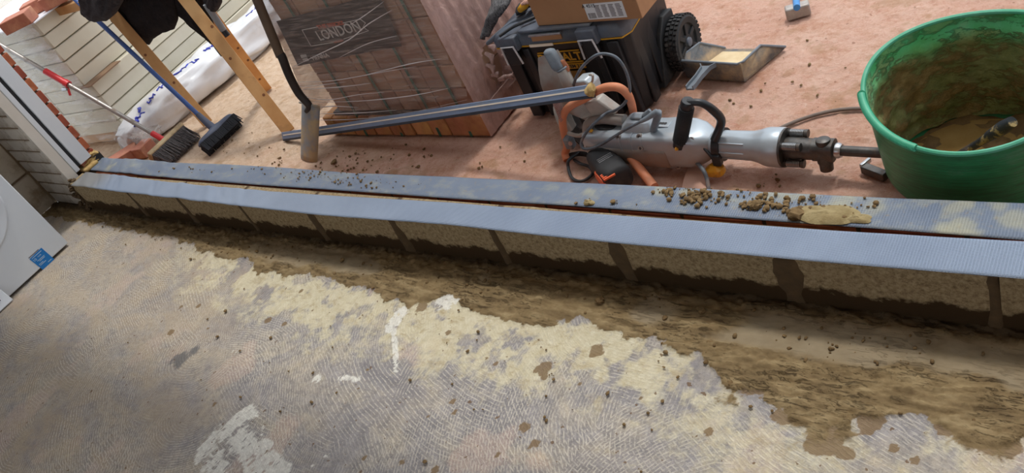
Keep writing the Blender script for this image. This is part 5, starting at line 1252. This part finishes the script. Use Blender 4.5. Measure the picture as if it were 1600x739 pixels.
# ------------------------------------------------------------------ cut-off saw behind it
t = thing('cut_off_saw', 'dusty grey and orange cut-off saw standing behind the demolition hammer', 'power tool', (-1.52, 1.84, 0))
def fr(*a_): return PY(*a_)
path_ = [PY(886, 250, 1.775), PY(883, 240, 1.79), PY(886, 228, 1.80), PY(881, 205, 1.81), PY(879, 188, 1.815), PY(882, 176, 1.815), PY(892, 165, 1.81), PY(915, 153, 1.80), PY(935, 141, 1.79), PY(950, 136, 1.785), PY(967, 137, 1.785), PY(980, 147, 1.80), PY(986, 160, 1.85), P(990, 178, .02)]
obj('orange_frame_handle', tube(B(), path_, .0135, 14, 6), ORANGE, t)
obj('orange_frame_leg', tube(B(), [PY(981, 240, 1.745), PY(991, 253, 1.72), P(1007, 273, .03), P(1022, 292, .016)], .0150, 14, 6), ORANGE, t)
# clamp and foot at the left of the frame
bm = B(); box(bm, PY(890, 222, 1.79), (.030, .030, .045)); obj('frame_clamp', bm, GPAD, t, bev=.005)
obj('clamp_bolt', lathe(B(), PY(892, 223, 1.77), (.3, -1, .2), [(0, .008), (.008, .008)], 6), STEEL, t)
obj('link_arm', tube(B(), [PY(888, 208, 1.79), PY(905, 212, 1.78), PY(920, 205, 1.79)], .007, 10, 3), GUARD, t)
obj('front_foot', tube(B(), [PY(882, 245, 1.79), PY(905, 240, 1.80), PY(925, 243, 1.78)], .009, 10, 3), RUB, t)
# blade: thin disc seen almost edge on, with a dark half guard
dcn = PY(899, 192, 1.925); dax = V((.86, .42, .28)).normalized()
dk = obj('cutting_disc', lathe(B(), dcn - dax * .002, dax, [(0, .100), (.004, .100)], 56), STEELD, t)
obj('arbor_flange', lathe(B(), dcn - dax * .010, dax, [(0, .03), (.02, .03)], 28), STEEL, t)
gp = []; h1 = dax.cross(V((0, 0, 1))).normalized(); h2 = dax.cross(h1).normalized()
ga0 = [dcn + (h1 * math.cos(a_) + h2 * math.sin(a_)) for a_ in (0,)]
bm = B(); rings = []
for k in range(25):
    a_ = PI * .85 + PI * 1.05 * k / 24; rd = h1 * math.cos(a_) + h2 * math.sin(a_)
    rings.append([dcn + rd * .05 - dax * .018, dcn + rd * .106 - dax * .018, dcn + rd * .110 - dax * .012, dcn + rd * .110 + dax * .014, dcn + rd * .106 + dax * .02, dcn + rd * .05 + dax * .02, dcn + rd * .05 + dax * .014, dcn + rd * .104 + dax * .014, dcn + rd * .104 - dax * .012, dcn + rd * .05 - dax * .012])
loft(bm, rings); obj('blade_guard', bm, GUARD, t, sharp=35)
# long grey body reaching up to the rear grip
rings = []
for (px, py, yy, a_, b_) in ((856, 84, 1.90, .018, .026), (861, 100, 1.905, .022, .034), (868, 122, 1.90, .026, .040), (878, 146, 1.89, .030, .042), (896, 158, 1.88, .032, .040), (915, 170, 1.865, .030, .036), (930, 178, 1.88, .028, .032), (938, 184, 1.885, .022, .022)):
    c = PY(px, py, yy); rings.append(sring(c, V((.86, .42, .1)).normalized() * (1.25 if px < 900 else 1), V((-.05, .1, .98)).normalized() if px > 890 else V((.8, .2, -.5)).normalized() * 0 + V((.5, -.1, .1)) * 0 + V((0, -.7, .3)).normalized(), b_, a_, 3.2, 26))
obj('grey_body', loft(B(), rings), GUARD, t, sharp=60)
r1 = PY(858, 80, 1.875); r2 = PY(873, 106, 1.865); d_ = (r2 - r1).normalized()
obj('rear_pad', loft(B(), [sring(r1.lerp(r2, f), V((.95, .3, 0)), d_.cross(V((.95, .3, 0))).normalized(), .019 * k, .018 * k, 3.4, 22) for f, k in ((-.12, .5), (-.04, .9), (.1, 1), (.9, 1.05), (1.08, .9), (1.14, .6))]), GPAD, t, sharp=60)
obj('strap_ring', tube(B(), [PY(866, 108, 1.86), PY(872, 112, 1.85), PY(880, 108, 1.85), PY(885, 104, 1.86)], .0035, 8, 4), GPAD, t)
obj('orange_trigger', loft(B(), [sring(PY(px, py, 1.87), V((1, 0, 0)), V((0, .3, 1)).normalized(), r_, r_ * .9, 3, 16) for px, py, r_ in ((878, 96, .005), (880, 98, .011), (885, 106, .012), (887, 109, .008))]), ORANGE, t, sharp=60)
obj('neck_tube', tube(B(), [PY(877, 109, 1.865), PY(884, 122, 1.865), PY(893, 140, 1.86)], [.018, .021, .022], 18), GUARD, t)
bm = B(); prism(bm, [PY(896, 128, 1.855), PY(912, 126, 1.85), PY(922, 133, 1.85), PY(926, 146, 1.85), PY(900, 150, 1.855)], (.01, .05, 0)); obj('top_casting', bm, gm('pale_casting', (196, 206, 212), (176, 186, 192), 10, .4, .2), t, bev=.006)
obj('hook', tube(B(), [PY(917, 132, 1.84), PY(925, 128, 1.835), PY(926, 118, 1.835), PY(921, 117, 1.84)], .004, 8, 4), GUARD, t)
bm = B()
for k in range(13):
    c = PY(868 + k * .9, 157 + k * 2.3, 1.815); lathe(bm, c, (V((.55, .1, -.8))), [(0, .0155), (.0028, .0155)], 16)
obj('coil_spring', bm, SPRING, t)
bm = B(); prism(bm, [PY(911, 163, 1.80), PY(932, 156, 1.80), PY(962, 178, 1.80), PY(945, 190, 1.80), PY(927, 186, 1.80)], (.005, .04, .0)); obj('belt_cover', bm, GUARD, t, bev=.006)
# motor lying towards the wall, black with orange cover
ma, mb_ = PY(934, 243, 1.745), P(968, 282, .050); d_ = (mb_ - ma).normalized(); ms = d_.cross(V((0, 0, 1))).normalized(); mu = ms.cross(d_).normalized()
obj('motor', loft(B(), [sring(ma.lerp(mb_, f), ms, mu, .046 * k, .046 * k, 3, 28) for f, k in ((0, .6), (.06, .9), (.2, 1), (.55, 1), (.62, 1.06), (.95, 1.04), (1.0, .9), (1.03, .6))]), RUB, t, sharp=40)
sd2 = ms if ms.x < 0 else -ms; sd2 = (sd2 + V((0, -.5, .1))).normalized(); cc2 = ma.lerp(mb_, .68)
obj('orange_cover', loft(B(), [sring(cc2 + sd2 * h, d_, sd2.cross(d_).normalized(), .046 * k, .020 * k, 3, 24) for h, k in ((.028, 1), (.046, 1), (.052, .85), (.054, .5))]), ORANGE2, t, sharp=40)
for k in range(3):
    c = ma.lerp(mb_, .50 + .05 * k) + mu * .046 + ms * 0; bm = B(); box(bm, c, (.05, .004, .004), (ms, d_, mu)); obj('vent_slot', bm, STEEL, t)
for k in range(4):
    c = ma.lerp(mb_, .76 + .05 * k) + (mu * .7 - V((0, .7, 0))).normalized() * .048; bm = B(); box(bm, c, (.04, .005, .006), (ms, d_, mu)); obj('vent_fin', bm, ORANGE2, t)

# ------------------------------------------------------------------ loose cords and small things
o = obj('black_cord', tube(B(), [PY(905, 238, 1.80), P(889, 250, .03), P(888, 262, .012), P(893, 277, .008), P(903, 283, .008), P(915, 281, .008), P(926, 271, .008), P(921, 261, .010), P(908, 256, .02), PY(897, 250, 1.79)], .0055, 10, 6), CABLEB)
tag(o, 'black cord loop on the ground below the cut-off saw', 'cord')
o = obj('black_cord', tube(B(), [P(1060, 246, .03), P(1076, 247, .045), P(1090, 256, .055), P(1100, 268, .050), P(1105, 282, .030), P(1108, 300, .009)], .0062, 10, 6), CABLE)
tag(o, 'dark cord arching from beneath the demolition hammer towards the wall', 'cord')
o = obj('dusty_cord', tube(B(), [P(1190, 214, .008), P(1222, 199, .008), P(1251, 187, .008), P(1284, 177, .008), P(1318, 171, .008), P(1362, 170, .008), P(1420, 176, .008)], .0062, 10, 6), CABLET)
tag(o, 'dusty brown cord running across the ground to behind the green tub', 'cord')
t = thing('chisel_bit', 'small dark steel bit lying on the ground left of the green tub', 'tool', P(1360, 270))
a_, b_ = P(1349, 262, .014), P(1385, 276, .014); u, s, v = frame_from(b_ - a_, (0, 0, 1)); bm = B(); box(bm, (a_ + b_) / 2, ((b_ - a_).length, .024, .024), (u, s, v)); obj('shank', bm, STEELD, t, bev=.003)
bm = B(); box(bm, a_ + V((.004, .01, .008)), (.010, .036, .014), (u, s, v)); obj('bright_tip', bm, STEEL, t, bev=.002)

bm = B(); prism(bm, [P(1078, 252, .004), P(1097, 268, .004), P(1112, 304, .004), P(1064, 306, .004)], (0, 0, .012))
tag(obj('tile_fragment', bm, gm('dusty_tile', (196, 160, 142), (186, 148, 130), 12, .9, bs=.3), bev=.003), 'flat dusty tile fragment behind the low wall beside the arching dark cord', 'tile')
